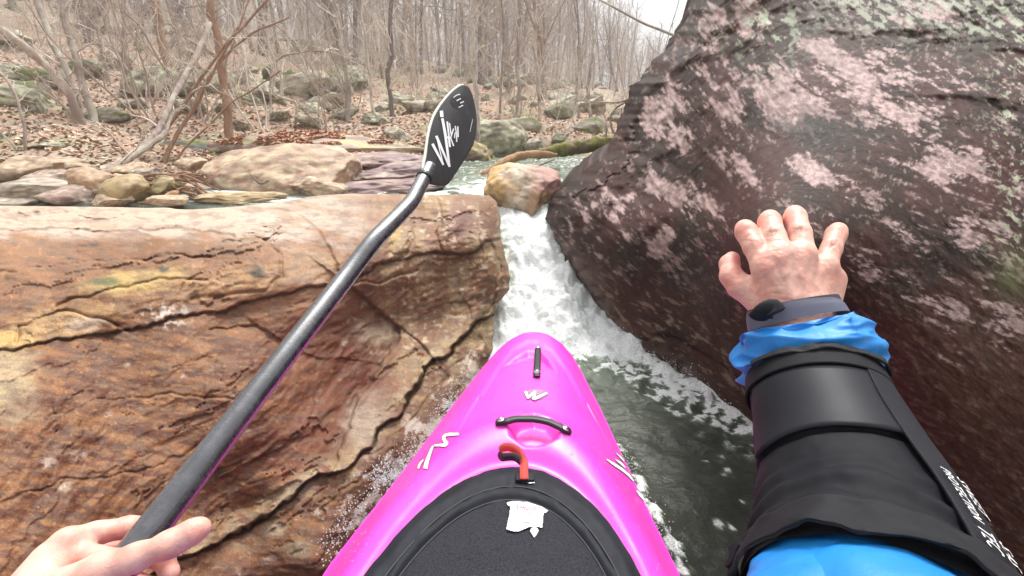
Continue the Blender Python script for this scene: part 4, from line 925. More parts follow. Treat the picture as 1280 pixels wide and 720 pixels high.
def cut(S, ax): 
    g3 = ax[2][None, None, :]; g2 = ax[1][None, :, None]
    return np.maximum(S, (HC[2]+.02+.35*np.clip(g2-HC[1]-.02, 0, 1)-g3))
Vk, Qk = sdf_mesh(helm, .01, .006, post=cut); mk('helmet', Vk, Qk, simple('helmet_shell', (.05, .05, .06), .35), BOD)
def limb(ctrl, ra, rb, nr=60, nt=96, disp=None):
    """ctrl: (px, py, depth); ra lateral / rb towards-lens radii per control"""
    c3 = np.array([px3(*q__) for q__ in ctrl]); k0 = np.linspace(0, 1, len(c3)); kk = np.linspace(0, 1, nr)
    c_ = crv(c3, nr); A_ = np.interp(kk, k0, ra); B_ = np.interp(kk, k0, rb)
    T = np.gradient(c_, axis=0); T /= np.linalg.norm(T, axis=1)[:, None]
    vw = c_-CAM; vw /= np.linalg.norm(vw, axis=1)[:, None]; a_ = np.cross(T, vw); a_ /= np.linalg.norm(a_, axis=1)[:, None]; b__ = np.cross(a_, T)
    th__ = np.linspace(0, 2*math.pi, nt, endpoint=False)
    dirs = a_[:, None]*np.cos(th__)[None, :, None]*A_[:, None, None]+b__[:, None]*np.sin(th__)[None, :, None]*B_[:, None, None]
    V = c_[:, None]+dirs; un_ = dirs/np.linalg.norm(dirs, axis=2)[:, :, None]
    K, TH = np.meshgrid(kk, th__, indexing='ij')
    if disp is not None: V = V+un_*disp(K, TH, V.reshape(-1, 3))[:, :, None]
    i_ = np.arange(nr*nt).reshape(nr, nt); j_ = np.roll(i_, -1, 1)
    Fq = np.stack([i_[:-1], j_[:-1], j_[1:], i_[1:]], -1).reshape(-1, 4)
    return V.reshape(-1, 3), Fq, (c_, a_, b__)
# blue cuff, bunched up
def dcuff(K, TH, q_):
    s_ = K.shape; th2 = np.stack([np.cos(TH).ravel()*1.5, np.sin(TH).ravel()*1.5, K.ravel()*4.5+.8*np.sin(TH.ravel()+.5)], -1)
    return (.0075*ridged(th2*.62, 2, 111)+.0012*fbm(q_*40, 2, 112)).reshape(s_)-.007
Vc, Fc, _ = limb([(997, 410, .453), (1000, 418, .451), (1004, 440, .444), (1010, 464, .436), (1016, 490, .425)], [.043, .056, .062, .061, .049], [.032, .042, .048, .048, .040], 70, 160, dcuff)
mk('cuff', Vc, Fc, M['blue'], DT)
gk = simple('grey_wrist_seal', (.10, .105, .15), .5, .4, .3, .0006, 500)
Vg_, Fg_, _ = limb([(990, 384, .460), (992, 392, .458), (996, 404, .455)], [.0405, .0425, .044], [.0285, .030, .031], 14, 96)
WS = mk('wrist_seal', Vg_, Fg_, gk, BOD)
Vg_, Fg_, fr = limb([(988.5, 379.5, .461), (990, 385, .460)], [.0400, .0410], [.0280, .029], 6, 96); mk('seal_edge', Vg_, Fg_, M['black_print'], WS)
pt = [px3(945, 398, .444), px3(955, 390, .434), px3(966, 386, .430), px3(971, 392, .428)]
v_, f_ = tube(crv(pt, 14), [.006]+[.0095]*12+[.006], 12, up=(0, -1, .3), flat=.45); mk('wrist_strap_tab', v_, f_, M['black_rubber'], WS)
# small pale blue letters on the seal
def sealmap(px, py, lift=0): return P(px, py, .4235+0*np.asarray(px, float)-lift+.00001*(np.asarray(px, float)-1000)**2)
lb = simple('pale_blue_print', (.12, .50, .85), .5)
L3 = [[(1019, 383.5), (1026, 388)], [(1026, 383.5), (1019, 388)], [(1034, 384), (1029, 385), (1034, 387), (1029, 388.5)], [(1036, 384.5), (1042, 389)], [(1042, 384.8), (1036, 388.6)]]
v_, f_ = join([ribbon(p__, 1.6, sealmap, .8) for p__ in L3]); mk('seal_lettering', v_, f_, lb, WS)
# neoprene elbow pad
def dpad(K, TH, q_):
    w_ = .0018*np.sin(K*60+2.2*fbm(np.stack([TH.ravel()*.9, K.ravel()*2, 0*K.ravel()], -1), 2, 121).reshape(K.shape)*2)*sstep(.55, .75, K)*(1-sstep(.90, .94, K))
    return w_+(.0022*fbm(q_*28, 3, 122)).reshape(K.shape)-.004*np.exp(-((K-.47)/.012)**2)
PADC = [(1014, 474, .428), (1026, 518, .402), (1044, 572, .372), (1065, 638, .335), (1080, 710, .297), (1090, 782, .264)]
PADA = [.049, .053, .057, .062, .066, .067]; PADB = [.042, .046, .050, .055, .058, .060]
satin = simple('black_satin_cap', (.010, .010, .015), .5, .2, .1, .0006, 300)
neo = simple('black_stretch_fabric', (.006, .006, .009), .7, .2, .35, .0008, 600)
Vp, Fp, fr = limb(PADC, PADA, PADB, 150, 180, dpad)
EP = mk('elbow_pad', Vp, Fp, neo, BOD)
def band(name, k0, k1, grow, mat, t0=0, t1=2*math.pi, wav=0.0, nr_=14, wave_f=5, closed=True, lump=0.0):
    kk = np.linspace(k0, k1, nr_); ths = np.linspace(t0, t1, 120); kc = np.linspace(0, 1, 150); ka = np.linspace(0, 1, len(PADA))
    V = []
    for j, k__ in enumerate(kk):
        row = []
        for th__ in ths:
            k2 = k__+wav*math.sin(th__*wave_f+1)*(1 if j in (0, nr_-1) else 1)
            c_ = np.array([np.interp(k2, kc, fr[0][:, i_]) for i_ in range(3)]); a_ = np.array([np.interp(k2, kc, fr[1][:, i_]) for i_ in range(3)]); b_ = np.array([np.interp(k2, kc, fr[2][:, i_]) for i_ in range(3)])
            A_ = np.interp(k2, ka, PADA)+grow; B_ = np.interp(k2, ka, PADB)+grow
            row.append(c_+a_*math.cos(th__)*A_+b_*math.sin(th__)*B_)
        V.append(row)
    V = np.array(V).reshape(-1, 3)
    if lump: V = V+np.stack([fbm(V*25+i_, 3, 130+i_) for i_ in range(3)], -1)*lump
    o = mk(name, V, grid_faces(nr_, 120), mat, EP); s_ = o.modifiers.new('thickness', 'SOLIDIFY'); s_.thickness = .0022; s_.offset = 1; return o
band('upper_strap', .005, .115, .0035, simple('dark_elastic', (.010, .010, .013), .7, .2, .4, .0008, 800), wav=.006, wave_f=1)
# which angular range faces the lens: b axis points away (th=pi/2) or toward (3pi/2)
band('satin_cap', .12, .47, .0016, satin, math.pi+.55, 2*math.pi-.62, .004)
band('side_panel', .10, .93, .0030, simple('charcoal_side_panel', (.013, .013, .018), .65, .2, .4, .0008, 500), 2*math.pi-.78, 2*math.pi+.25, .012, 30, 9)
band('hem_strap', .90, 1.02, .0045, simple('dark_elastic_hem', (.012, .012, .015), .7, .2, .4, .0008, 800), wav=.012, wave_f=2, lump=.006)
band('hook_and_loop_edge', .0, .035, .0065, M['black_rubber'], math.pi+.75, 2*math.pi-.05, .004, 8, 3, lump=.004)
fl = band('strap_end', .94, .99, .006, neo, math.pi-.1, math.pi+.5, .02, 8, 3, lump=.012)
# white lettering on the outer side of the pad
cu = []
def text_on_pad(body, k0, th0, size, line_dir=1):
    cv = bpy.data.curves.new('t', 'FONT'); cv.body = body; cv.size = 1.0; cv.align_x = 'LEFT'; cv.resolution_u = 2
    o = bpy.data.objects.new('t', cv); col.objects.link(o); dg = bpy.context.evaluated_depsgraph_get(); me = o.evaluated_get(dg).to_mesh()
    v2 = np.array([v.co[:] for v in me.vertices]); fs = [tuple(p__.vertices) for p__ in me.polygons]; o.evaluated_get(dg).to_mesh_clear(); bpy.data.objects.remove(o)
    kc = np.linspace(0, 1, 150); ka = np.linspace(0, 1, len(PADA)); L_ = .30; V = []
    for a, b_, _ in v2:
        k2 = k0+a*size/L_; th__ = th0+line_dir*b_*size/.06
        c_ = np.array([np.interp(k2, kc, fr[0][:, i_]) for i_ in range(3)]); a_ = np.array([np.interp(k2, kc, fr[1][:, i_]) for i_ in range(3)]); bb = np.array([np.interp(k2, kc, fr[2][:, i_]) for i_ in range(3)])
        V.append(c_+a_*math.cos(th__)*(np.interp(k2, ka, PADA)+.0075)+bb*math.sin(th__)*(np.interp(k2, ka, PADB)+.0075))
    return np.array(V), fs
TH0 = 2*math.pi-.60
parts = [text_on_pad('SWEET', .60, TH0+.06, .011), text_on_pad('PROTECTION', .60, TH0-.11, .0085), text_on_pad('SAS', .80, TH0+.06, .012), text_on_pad('TEC', .80, TH0-.13, .012)]
v_, f_ = join(parts); mk('pad_lettering', v_, f_, simple('bright_white_print', (.9, .9, .92), .5), EP, smooth=False)
# blue sleeve emerging below the pad
def dsl(K, TH, q_): return (.006*fbm(q_*14, 3, 141)+.002*fbm(q_*50, 3, 142)).reshape(K.shape)
Vs, Fs_, _ = limb([(1078, 722, .290), (1088, 778, .264), (1092, 830, .245), (1088, 900, .225)], [.052, .063, .068, .068], [.042, .052, .058, .062], 50, 110, dsl)
mk('forearm_sleeve', Vs, Fs_, M['blue'], DT)

# ------------------------------------------------------------------ far bank: stones, logs, trees
rng = np.random.default_rng(7)
def gh(x, y): return float(ground_h(np.array([float(x)]), np.array([float(y)]))[0])
def hit(px, py, dmax=70):
    d = np.concatenate([np.arange(2.2, 12, .04), np.arange(12, dmax, .25)]); q = P(px, py, d); h = ground_h(q[:, 0], q[:, 1])
    k = np.argmax(q[:, 2] < h); 
    return (q[k], d[k]) if q[k, 2] < h[k] else (q[-1], d[-1])
ZN = [(-1e9, 'at the far left edge'), (70, 'above the left of the cobble bank'), (165, 'left of the reddish brown trunk'), (290, 'right of the reddish brown trunk'), (380, 'above the rusty leaf shelf'), (460, 'just left of the paddle blade'), (530, 'behind the paddle blade'), (600, 'just right of the paddle blade'), (670, 'above the mossy log'), (740, 'close to the dark boulder')]
def zone(loc_, px_off=0):
    x_, y_, _ = proj(np.array([[float(v) for v in loc_]])); r_ = math.hypot(loc_[0], loc_[1]); z_ = [s_ for a_, s_ in ZN if x_[0] >= a_][-1]
    return ('near ' if r_ < 12 else 'midway ' if r_ < 22 else 'distant ' if r_ < 34 else 'farthest '), z_
import bmesh
_ico = {}
def ico(sub):
    if sub not in _ico:
        bm = bmesh.new(); bmesh.ops.create_icosphere(bm, subdivisions=sub, radius=1); _ico[sub] = (np.array([v.co[:] for v in bm.verts]), np.array([[v.index for v in f.verts] for f in bm.faces])); bm.free()
    return _ico[sub]
def stone(seed, sub=4, cuts=9, rough=.10, cut=.72):
    V, Fq = ico(sub); V = V.copy(); r = np.random.default_rng(seed)
    V = np.sign(V)*np.abs(V)**.85
    for _ in range(cuts):
        n = r.normal(size=3); n /= np.linalg.norm(n); h = cut*r.uniform(.8, 1.15); dd = V@n-h; m = dd > 0; V[m] -= np.outer(dd[m]*.9, n)
    n = V/np.linalg.norm(V, axis=1)[:, None]
    V = V+n*(fbm(V*1.6+seed, 3, seed)*rough*1.4+fbm(V*6+seed, 3, seed+1)*rough*.45)[:, None]
    return V, Fq
def stone_cols(V, seed, base, c2, lich=None, lth=.1, moss=None, mth=.2):
    n1 = fbm(V*1.5+seed*3, 5, seed+5, .6); n2 = fbm(V*4.5+seed, 4, seed+6, .6); c = np.tile(np.array(base, float), (len(V), 1))
    c = blend(c, c2, sstep(-.15, .3, n1)); c = blend(c, np.array(base)*.5, sstep(.1, .4, -n2)*.7)
    if lich is not None: c = blend(c, lich, sstep(lth, lth+.22, n2+.4*n1)*.85)
    if moss is not None: c = blend(c, moss, sstep(mth, mth+.2, n1+.3*n2+.25*V[:, 2]))
    return c
def rot3(rx, ry, rz):
    cx, sx, cy, sy, cz, sz = math.cos(rx), math.sin(rx), math.cos(ry), math.sin(ry), math.cos(rz), math.sin(rz)
    return np.array([[cz, -sz, 0], [sz, cz, 0], [0, 0, 1]])@np.array([[cy, 0, sy], [0, 1, 0], [-sy, 0, cy]])@np.array([[1, 0, 0], [0, cx, -sx], [0, sx, cx]])
def place_stone(name, label, cat, c, dims, seed, rz=0, rx=0, ry=0, cols=None, mat=None, sub=5, cuts=9, rough=.09, cut=.72, group=None, strata=0):
    V, Fq = stone(seed, sub, cuts, rough, cut); cc_ = stone_cols(V, seed, **cols)
    V = V*np.array(dims)/2
    if strata:
        q_ = V[:, 2]+.03*fbm(V*3, 3, seed+9); lay = np.abs((q_/strata) % 1-.5)*2; n_ = V[:, :2]/(np.linalg.norm(V[:, :2], axis=1)[:, None]+1e-6); V[:, :2] -= n_*(np.clip(1-lay/.25, 0, 1)*.02)[:, None]
    V = V@rot3(rx, ry, rz).T
    o = mk(name, V, Fq, mat or M['wetstone'], colr=cc_); o.location = [float(v) for v in c]
    return tag(o, label, cat, group)
TAN = dict(base=(.42, .30, .20), c2=(.30, .19, .12), lich=(.52, .45, .33), lth=.15)
ORG = dict(base=(.42, .27, .16), c2=(.36, .26, .18), lich=(.5, .42, .3), lth=.3)
PINKS = dict(base=(.37, .26, .21), c2=(.27, .19, .15), lich=(.5, .42, .35), lth=.3)
GRY = dict(base=(.33, .27, .22), c2=(.24, .19, .15), lich=(.46, .44, .34), lth=.1)
def at(px, py, z): return P(px, py, float(Dz(px, py, z)))
c = at(340, 236, .52); place_stone('domed_boulder', 'broad domed tan and pink boulder just beyond the ledge rim', 'boulder', c+np.array([0, .25, .03]), (1.08, .85, .52), 11, rz=.15, cols=dict(base=(.44, .31, .22), c2=(.33, .19, .13), lich=(.5, .42, .28), lth=.1), sub=6, rough=.05, cuts=7, cut=.8)
c = at(305, 250, .50); place_stone('low_stone', 'low olive tan stone at the waterline under the domed boulder', 'stone', c, (.55, .30, .10), 12, rz=.1, cols=dict(base=(.34, .25, .13), c2=(.42, .30, .17), lich=(.5, .42, .28), lth=.2))
c = at(400, 238, .52); place_stone('low_stone', 'pale pinkish stone at the right foot of the domed boulder', 'stone', c, (.45, .34, .20), 13, rz=-.2, cols=TAN)
for k, (x_, y_, z_, dm, lb_) in enumerate(((492, 240, .50, (.78, .8, .17), 'lower purple grey slab of stacked rock behind the ledge'), (494, 220, .56, (.80, .7, .17), 'middle purple grey slab with a dark joint beneath it'), (484, 203, .62, (.90, .8, .17), 'upper purplish slab edged with fallen leaves'))):
    place_stone('stone_slab', lb_, 'rock slab', at(x_, y_, z_)+np.array([0, .1, 0]), dm, 20+k, rz=.1*k, cols=dict(base=(.25, .17, .17), c2=(.33, .23, .20), lich=(.42, .36, .28), lth=.3), cuts=11, cut=.62, sub=5)
c = at(395, 178, .78); c = P(395, 184, 5.0); place_stone('leafy_ledge', 'long low rock shelf strewn with rusty fallen leaves', 'rock shelf', c+np.array([0, .3, -.08]), (3.1, 1.5, .55), 31, rz=-.05, cols=dict(base=(.36, .27, .21), c2=(.30, .21, .15), lich=(.42, .40, .20), lth=.12), sub=6, cuts=10, cut=.66, rough=.05)
c = P(215, 190, 4.6); place_stone('mossy_rock', 'dark rock with bright green moss and pale lichen spots left of the brown trunk', 'rock', c+np.array([0, .2, -.12]), (1.0, .6, .42), 33, cols=dict(base=(.10, .09, .07), c2=(.15, .13, .09), lich=(.42, .40, .30), lth=.28, moss=(.16, .19, .035), mth=.12))
# midstream rock with its own colours
V, Fq = stone(41, 6, 8, .06, .75); V = V*np.array([.31, .30, .24])@rot3(.0, .12, .2).T; c = P(655, 252, 3.0)+np.array([0.0, .08, -.02]); Wd = V+c
px, py, _ = proj(Wd); nz_ = fbm(Wd*9, 4, 42); cc_ = np.tile(np.array([.42, .27, .19]), (len(V), 1))
cc_ = blend(cc_, [.50, .33, .13], (1-sstep(625, 650, px+30*nz_+.3*(py-230)))*.95); cc_ = blend(cc_, [.55, .48, .36], np.exp(-((px-648+16*nz_)/12)**2)*.8)
cc_ = blend(cc_, [.46, .27, .13], np.exp(-(((px-675)/18)**2+((py-250)/10)**2))*.9); cc_ = blend(cc_, [.40, .22, .19], sstep(660, 680, px+20*nz_)*(py < 240)*.8); cc_ = blend(cc_, [.16, .09, .07], sstep(.15, .4, fbm(Wd*14, 3, 43))*.6)
o = mk('midstream_rock', V, Fq, M['wetstone'], colr=cc_); o.location = [float(v) for v in c]; tag(o, 'wet orange, cream and pink rock standing at the head of the drop', 'rock')
bank = [((588, 196), (.52, .4, .34), 'brown angular boulder with a mossy crown beside the upper pool', dict(base=(.22, .15, .10), c2=(.34, .24, .15), lich=(.40, .38, .15), lth=.2)),
        ((615, 178), (.9, .5, .42), 'big pale green grey boulder behind the upper pool', dict(base=(.33, .29, .21), c2=(.26, .2, .14), lich=(.46, .47, .33), lth=.02)),
        ((540, 205), (.5, .35, .2), 'tan stone at the pool edge half behind the paddle blade', TAN), ((655, 200), (.45, .3, .16), 'cream stone under the mossy log', TAN), ((715, 196), (.32, .25, .16), 'small reddish brown stone right of the midstream rock', PINKS), ((735, 198), (.26, .2, .14), 'small cream stone nearest the dark boulder across the pool', TAN), ((700, 199), (.22, .2, .12), 'small grey brown stone between two others across the pool', GRY),
        ((575, 212), (.4, .3, .14), 'yellowish flat stone where the orange log ends', ORG), ((560, 172), (.8, .5, .4), 'mottled boulder on the bank right behind the paddle blade', GRY)]
for k, ((x_, y_), dm, lb_, cc2) in enumerate(bank):
    q_, dd = hit(x_, y_+8); dd = min(dd, 6.2); q_ = P(x_, y_, dd); place_stone('bank_boulder', lb_, 'boulder', q_+np.array([0, dm[1]*.3, -.02]), np.array(dm)*dd/4.2, 50+k, rz=k, cols=cc2, mat=M['boulder'], sub=5)
# cobbles on the near left bank
cob = [(28, 212, 70, 26, TAN, 'flat cream stone at the far left of the cobble bank'), (60, 236, 95, 26, GRY, 'wide grey stone low in the cobble bank at the far left'), (118, 232, 62, 30, ORG, 'orange triangular cobble left of the leaning dead trunk'), (88, 244, 60, 22, PINKS, 'reddish cobble touching the ledge rim at left'), (160, 240, 66, 34, dict(base=(.42, .32, .17), c2=(.36, .26, .15)), 'big rounded yellowish cobble in the middle of the bank'),
       (138, 251, 46, 14, TAN, 'thin pale cobble under the big rounded one'), (205, 232, 44, 20, dict(base=(.42, .34, .18), c2=(.33, .26, .15)), 'yellow green cobble left of the driftwood'), (112, 222, 50, 22, ORG, 'small orange cobble under the leaning trunk'), (128, 236, 30, 20, PINKS, 'small pink brown cobble beside the big rounded one'), (160, 213, 60, 16, ORG, 'bright orange flat stone behind the cobbles'), (185, 218, 36, 14, GRY, 'grey flat cobble behind the driftwood'),
       (14, 250, 60, 14, GRY, 'dark low cobble in the far left corner of the bank'), (96, 212, 40, 14, TAN, 'cream flat cobble farther up the bank'), (56, 222, 50, 16, PINKS, 'dull red flat cobble up the bank at left'), (238, 206, 44, 14, TAN, 'small pale cobble beside the mossy rock'), (70, 204, 60, 12, TAN, 'long pale stone at the top of the cobble bank'), (148, 226, 36, 16, TAN, 'tan cobble in the gap above the big rounded one'), (215, 250, 50, 12, TAN, 'thin tan cobble by the side stream')]
for k, (x_, y_, wp, hp, cc2, lb_) in enumerate(cob):
    z_ = float(np.interp(y_, [203, 252], [.66, .53])); c = at(x_, y_, z_); dd = float(proj(c[None])[2][0]); place_stone('cobble', lb_, 'stone', c, (wp*dd/F*1.05, wp*dd/F*.8, hp*dd/F*1.25), 80+k, rz=k*1.3, rx=.1, cols=cc2, sub=4, cuts=8, rough=.07, group='stones of the cobble bank')
# hillside boulders: shared shapes, each an object
pal = [dict(base=(.26, .23, .17), c2=(.20, .17, .12), lich=(.50, .52, .36), lth=-.05), dict(base=(.30, .26, .20), c2=(.22, .18, .13), lich=(.52, .50, .38), lth=.0), dict(base=(.22, .18, .14), c2=(.28, .24, .17), lich=(.34, .38, .22), lth=.05, moss=(.12, .14, .04), mth=.2)]
protos = []
for k in range(9):
    V, Fq = stone(200+k, 4, 13, .09, .60); protos.append(mesh_data('hillside_boulder', V, Fq, M['boulder'], stone_cols(V, 200+k, **pal[k % 3])))
LBS = ['grey green lichen boulder', 'pale lichen spotted boulder', 'brown mossy boulder']
def hb(c, dims, k):
    o = bpy.data.objects.new('hillside_boulder', protos[k % 9]); col.objects.link(o); o.location = [float(v) for v in c]; o.scale = [float(v)/2 for v in dims]; o.rotation_euler = (rng.uniform(-.3, .3), rng.uniform(-.3, .3), rng.uniform(0, 6)); n_, z_ = zone(c); s9 = 'small ' if dims[0] < .45 else 'large ' if dims[0] > 1.1 else ''; tag(o, n_+s9+LBS[(k % 9) % 3]+' '+z_, 'boulder', 'boulders on the wooded hillside')
big_b = [(185, 92, 85, 50), (150, 70, 60, 30), (235, 78, 50, 24), (330, 108, 60, 34), (372, 100, 80, 40), (425, 100, 60, 40), (450, 95, 40, 30), (300, 92, 50, 30), (110, 78, 60, 22), (215, 108, 55, 24), (255, 98, 60, 30), (400, 128, 50, 26), (352, 142, 40, 16), (390, 148, 50, 18), (430, 140, 40, 16), (310, 120, 40, 22), (300, 155, 40, 20), (508, 78, 40, 18), (632, 165, 50, 26), (665, 178, 40, 24), (135, 140, 60, 24), (60, 180, 50, 12), (240, 128, 50, 22), (345, 92, 60, 24), (470, 145, 40, 20), (500, 165, 44, 20), (700, 168, 30, 14), (600, 150, 50, 26), (545, 130, 40, 18)]
for k, (x_, y_, wp, hp) in enumerate(big_b):
    q_, dd = hit(x_, y_+hp*.45); dd = min(dd, 30); hb(q_+np.array([0, 0, hp*dd/F*.2]), (wp*dd/F*1.1, wp*dd/F*.8, hp*dd/F*1.2), k)
for k in range(240):
    az_ = rng.uniform(-60, 14); r_ = rng.uniform(6.2, 36); x_, y_ = r_*math.sin(math.radians(az_)), .5+r_*math.cos(math.radians(az_)); s_ = rng.uniform(.18, .6)*(1+r_/30)*(1.6 if rng.random() < .15 else 1)
    if y_ < 5.6 and x_ > -2: continue
    hb((x_, y_, gh(x_, y_)+.05*s_), (s_*rng.uniform(.9, 1.6), s_, s_*rng.uniform(.45, .85)), int(rng.integers(9)))
# leaf litter
def leaves(n, fx, size=(.016, .032)):
    V = []; C_ = []
    xy = fx(n); h = xy[:, 2]
    a = rng.uniform(0, 2*math.pi, n); s_ = rng.uniform(size[0], size[1], n); tl_ = rng.normal(0, .35, (n, 2))
    base = np.stack([xy[:, 0], xy[:, 1], h+.008], -1); u_ = np.stack([np.cos(a), np.sin(a), tl_[:, 0]], -1)*s_[:, None]; v_ = np.stack([-np.sin(a), np.cos(a), tl_[:, 1]], -1)*s_[:, None]*.6
    V = np.stack([base-u_, base-v_+np.array([0, 0, .004]), base+u_, base+v_+np.array([0, 0, .004])], 1).reshape(-1, 3)
    pc = np.array([[.46, .25, .16], [.54, .34, .23], [.38, .23, .15], [.52, .40, .29], [.60, .48, .36]]); cc_ = np.repeat(pc[rng.integers(0, 5, n)]*rng.uniform(.75, 1.15, (n, 1)), 4, 0)
    return V, np.arange(4*n).reshape(n, 4), cc_
def f_bank(n):
    az_ = np.radians(rng.uniform(-62, 16, n)); r_ = 3.6+rng.random(n)**1.4*11; x_, y_ = r_*np.sin(az_), .5+r_*np.cos(az_); m_ = pdist(x_, y_, CH)[0] > np.interp(y_, [2, 3, 4, 6], [.8, 1., 1.35, 2.0]); m_ &= pdist(x_, y_, SIDE)[0] > .4; x_, y_ = x_[m_], y_[m_]
    return np.stack([x_, y_, ground_h(x_, y_)], -1)
m, t, b = newmat('dead_leaf'); a = t.nodes.new('ShaderNodeVertexColor'); a.layer_name = 'Col'; t.links.new(a.outputs[0], b.inputs['Base Color']); b.inputs['Roughness'].default_value = .75; M['leaf'] = m
def L3_(fn, n, **k):
    q_ = fn(n); m_ = len(q_); return leaves(m_, lambda _: q_, **k)
V, Fq, cc_ = L3_(f_bank, 42000); o = mk('leaf_litter', V, Fq, M['leaf'], colr=cc_, smooth=False); tag(o, 'rusty fallen leaves carpeting the bank and hillside', 'leaves', kind='stuff')
ledge = bpy.data.objects['leafy_ledge']; lv = np.array([v.co[:] for v in ledge.data.vertices])+np.array(ledge.location); top = lv[lv[:, 2] > ledge.location[2]+.12]
q_ = top[rng.integers(0, len(top), 9000)]+rng.normal(0, .012, (9000, 3))*np.array([1, 1, .3]); q_ = q_[fbm(q_*1.7, 3, 61) > -.25]; V, Fq, cc_ = leaves(len(q_), lambda _: q_, size=(.014, .026)); cc_ = cc_*np.array([1.08, .85, .75])
o = mk('shelf_leaves', V, Fq, M['leaf'], colr=cc_, smooth=False); tag(o, 'drift of rusty red leaves on the long rock shelf', 'leaves', kind='stuff')

# ---- wood
def barkmat(name, c1, c2, sc=30, c3=None):
    m, t, b = newmat(name); co = objco(t, (1, 1, .25)); n = noise(t, co, sc, 5, .65); n2 = noise(t, objco(t), sc*.12, 4, .6); cc_ = ramp(t, n, [(.3, c1), (.68, c2)])
    if c3: cc_ = mix(t, ramp(t, n2, [(.5, (0,)*3), (.62, (1,)*3)]), cc_, c3)
    t.links.new(cc_, b.inputs['Base Color']); b.inputs['Roughness'].default_value = .85; b.inputs['Specular IOR Level'].default_value = .2; bump(t, b, n, .6, .008); return m
M['bark_grey'] = barkmat('grey_bark', (.20, .155, .135), (.40, .33, .28), 26, (.44, .41, .33))
M['bark_dark'] = barkmat('dark_bark', (.11, .085, .075), (.24, .195, .17), 26)
M['bark_brown'] = barkmat('brown_bark', (.20, .115, .07), (.34, .21, .14), 40)
M['bark_pale'] = barkmat('pale_bark', (.32, .26, .21), (.58, .51, .44), 22, (.26, .2, .16))
M['twig'] = barkmat('twig', (.30, .235, .20), (.50, .41, .35), 12)
M['twig_pale'] = barkmat('pale_twig', (.52, .44, .37), (.72, .64, .56), 12)
M['orange_wood'] = barkmat('wet_debarked_wood', (.28, .155, .085), (.50, .31, .18), 30)
M['grey_wood'] = barkmat('weathered_wood', (.24, .17, .13), (.46, .36, .28), 40)
M['moss'] = barkmat('moss_on_bark', (.10, .10, .03), (.27, .27, .06), 40, (.22, .16, .11))
def bundle(tubes, sides=3):
    """list of (pts (n,3), radii (n,)) -> one mesh, vectorised per tube"""
    Vs, Fs = [], []; o = 0; th_ = np.arange(sides)*2*math.pi/sides; cs_, sn_ = np.cos(th_), np.sin(th_)
    for p__, r_ in tubes:
        n = len(p__); T = np.empty_like(p__); T[1:-1] = p__[2:]-p__[:-2]; T[0] = p__[1]-p__[0]; T[-1] = p__[-1]-p__[-2]; T /= np.sqrt((T*T).sum(1))[:, None]+1e-9
        u0 = np.array([.3, 1, .2]) if abs(T[0, 1]) < .8 else np.array([1, .2, .3]); a = np.cross(T, u0); a /= np.sqrt((a*a).sum(1))[:, None]+1e-9; b_ = np.cross(a, T)
        Vs.append((p__[:, None]+r_[:, None, None]*(a[:, None]*cs_[None, :, None]+b_[:, None]*sn_[None, :, None])).reshape(-1, 3))
        i = np.arange(n*sides).reshape(n, sides)+o; j = np.roll(i, -1, 1); Fs.append(np.stack([i[:-1], j[:-1], j[1:], i[1:]], -1).reshape(-1, 4)); o += n*sides
    return np.vstack(Vs), np.vstack(Fs)
def grow(r, p0, d0, L, rad, n=6, wob=.18, up=.06):
    pts = [p0]; d = d0/np.linalg.norm(d0); st = L/(n-1)
    for _ in range(n-1):
        d = d+r.normal(0, wob, 3)+np.array([0, 0, up]); d /= np.linalg.norm(d); pts.append(pts[-1]+d*st)
    return np.array(pts), np.linspace(rad, rad*.3, n)
def limbs(r, trunk, rt, H, nl, start=.25, lscale=.28, levels=(5, 3), tw=.006, ang=(.5, 1.1), wob=.18):
    out = []; n = len(trunk)
    for k in range(nl):
        f = start+(1-start)*((k+r.random())/nl); i = f*(n-1); i0 = min(int(i), n-2); p0 = trunk[i0]+(trunk[i0+1]-trunk[i0])*(i-i0); rr_ = np.interp(i, np.arange(n), rt)
        az_ = r.uniform(0, 2*math.pi); e_l = r.uniform(*ang); d = np.array([math.cos(az_)*math.cos(e_l), math.sin(az_)*math.cos(e_l), math.sin(e_l)])
        L = H*lscale*(1.1-f*.75)*r.uniform(.6, 1.2); b_ = grow(r, p0, d, L, min(rr_*.5, .03*L+.004), 7, wob); out.append(b_)
        for _ in range(levels[0]):
            j = r.uniform(.25, 1)*6; j0 = min(int(j), 5); q0 = b_[0][j0]+(b_[0][j0+1]-b_[0][j0])*(j-j0); dd = (b_[0][j0+1]-b_[0][j0]); dd = dd/np.linalg.norm(dd)+r.normal(0, .55, 3); c_ = grow(r, q0, dd, L*r.uniform(.3, .55), max(b_[1][j0]*.5, tw), 5, wob*1.2); out.append(c_)
            for _ in range(levels[1]):
                j2 = r.uniform(.2, 1)*4; j3 = min(int(j2), 3); q1 = c_[0][j3]+(c_[0][j3+1]-c_[0][j3])*(j2-j3); dd = c_[0][j3+1]-c_[0][j3]; dd = dd/np.linalg.norm(dd)+r.normal(0, .6, 3); out.append(grow(r, q1, dd, L*r.uniform(.12, .28), tw*.8, 4, wob*1.3))
    return out
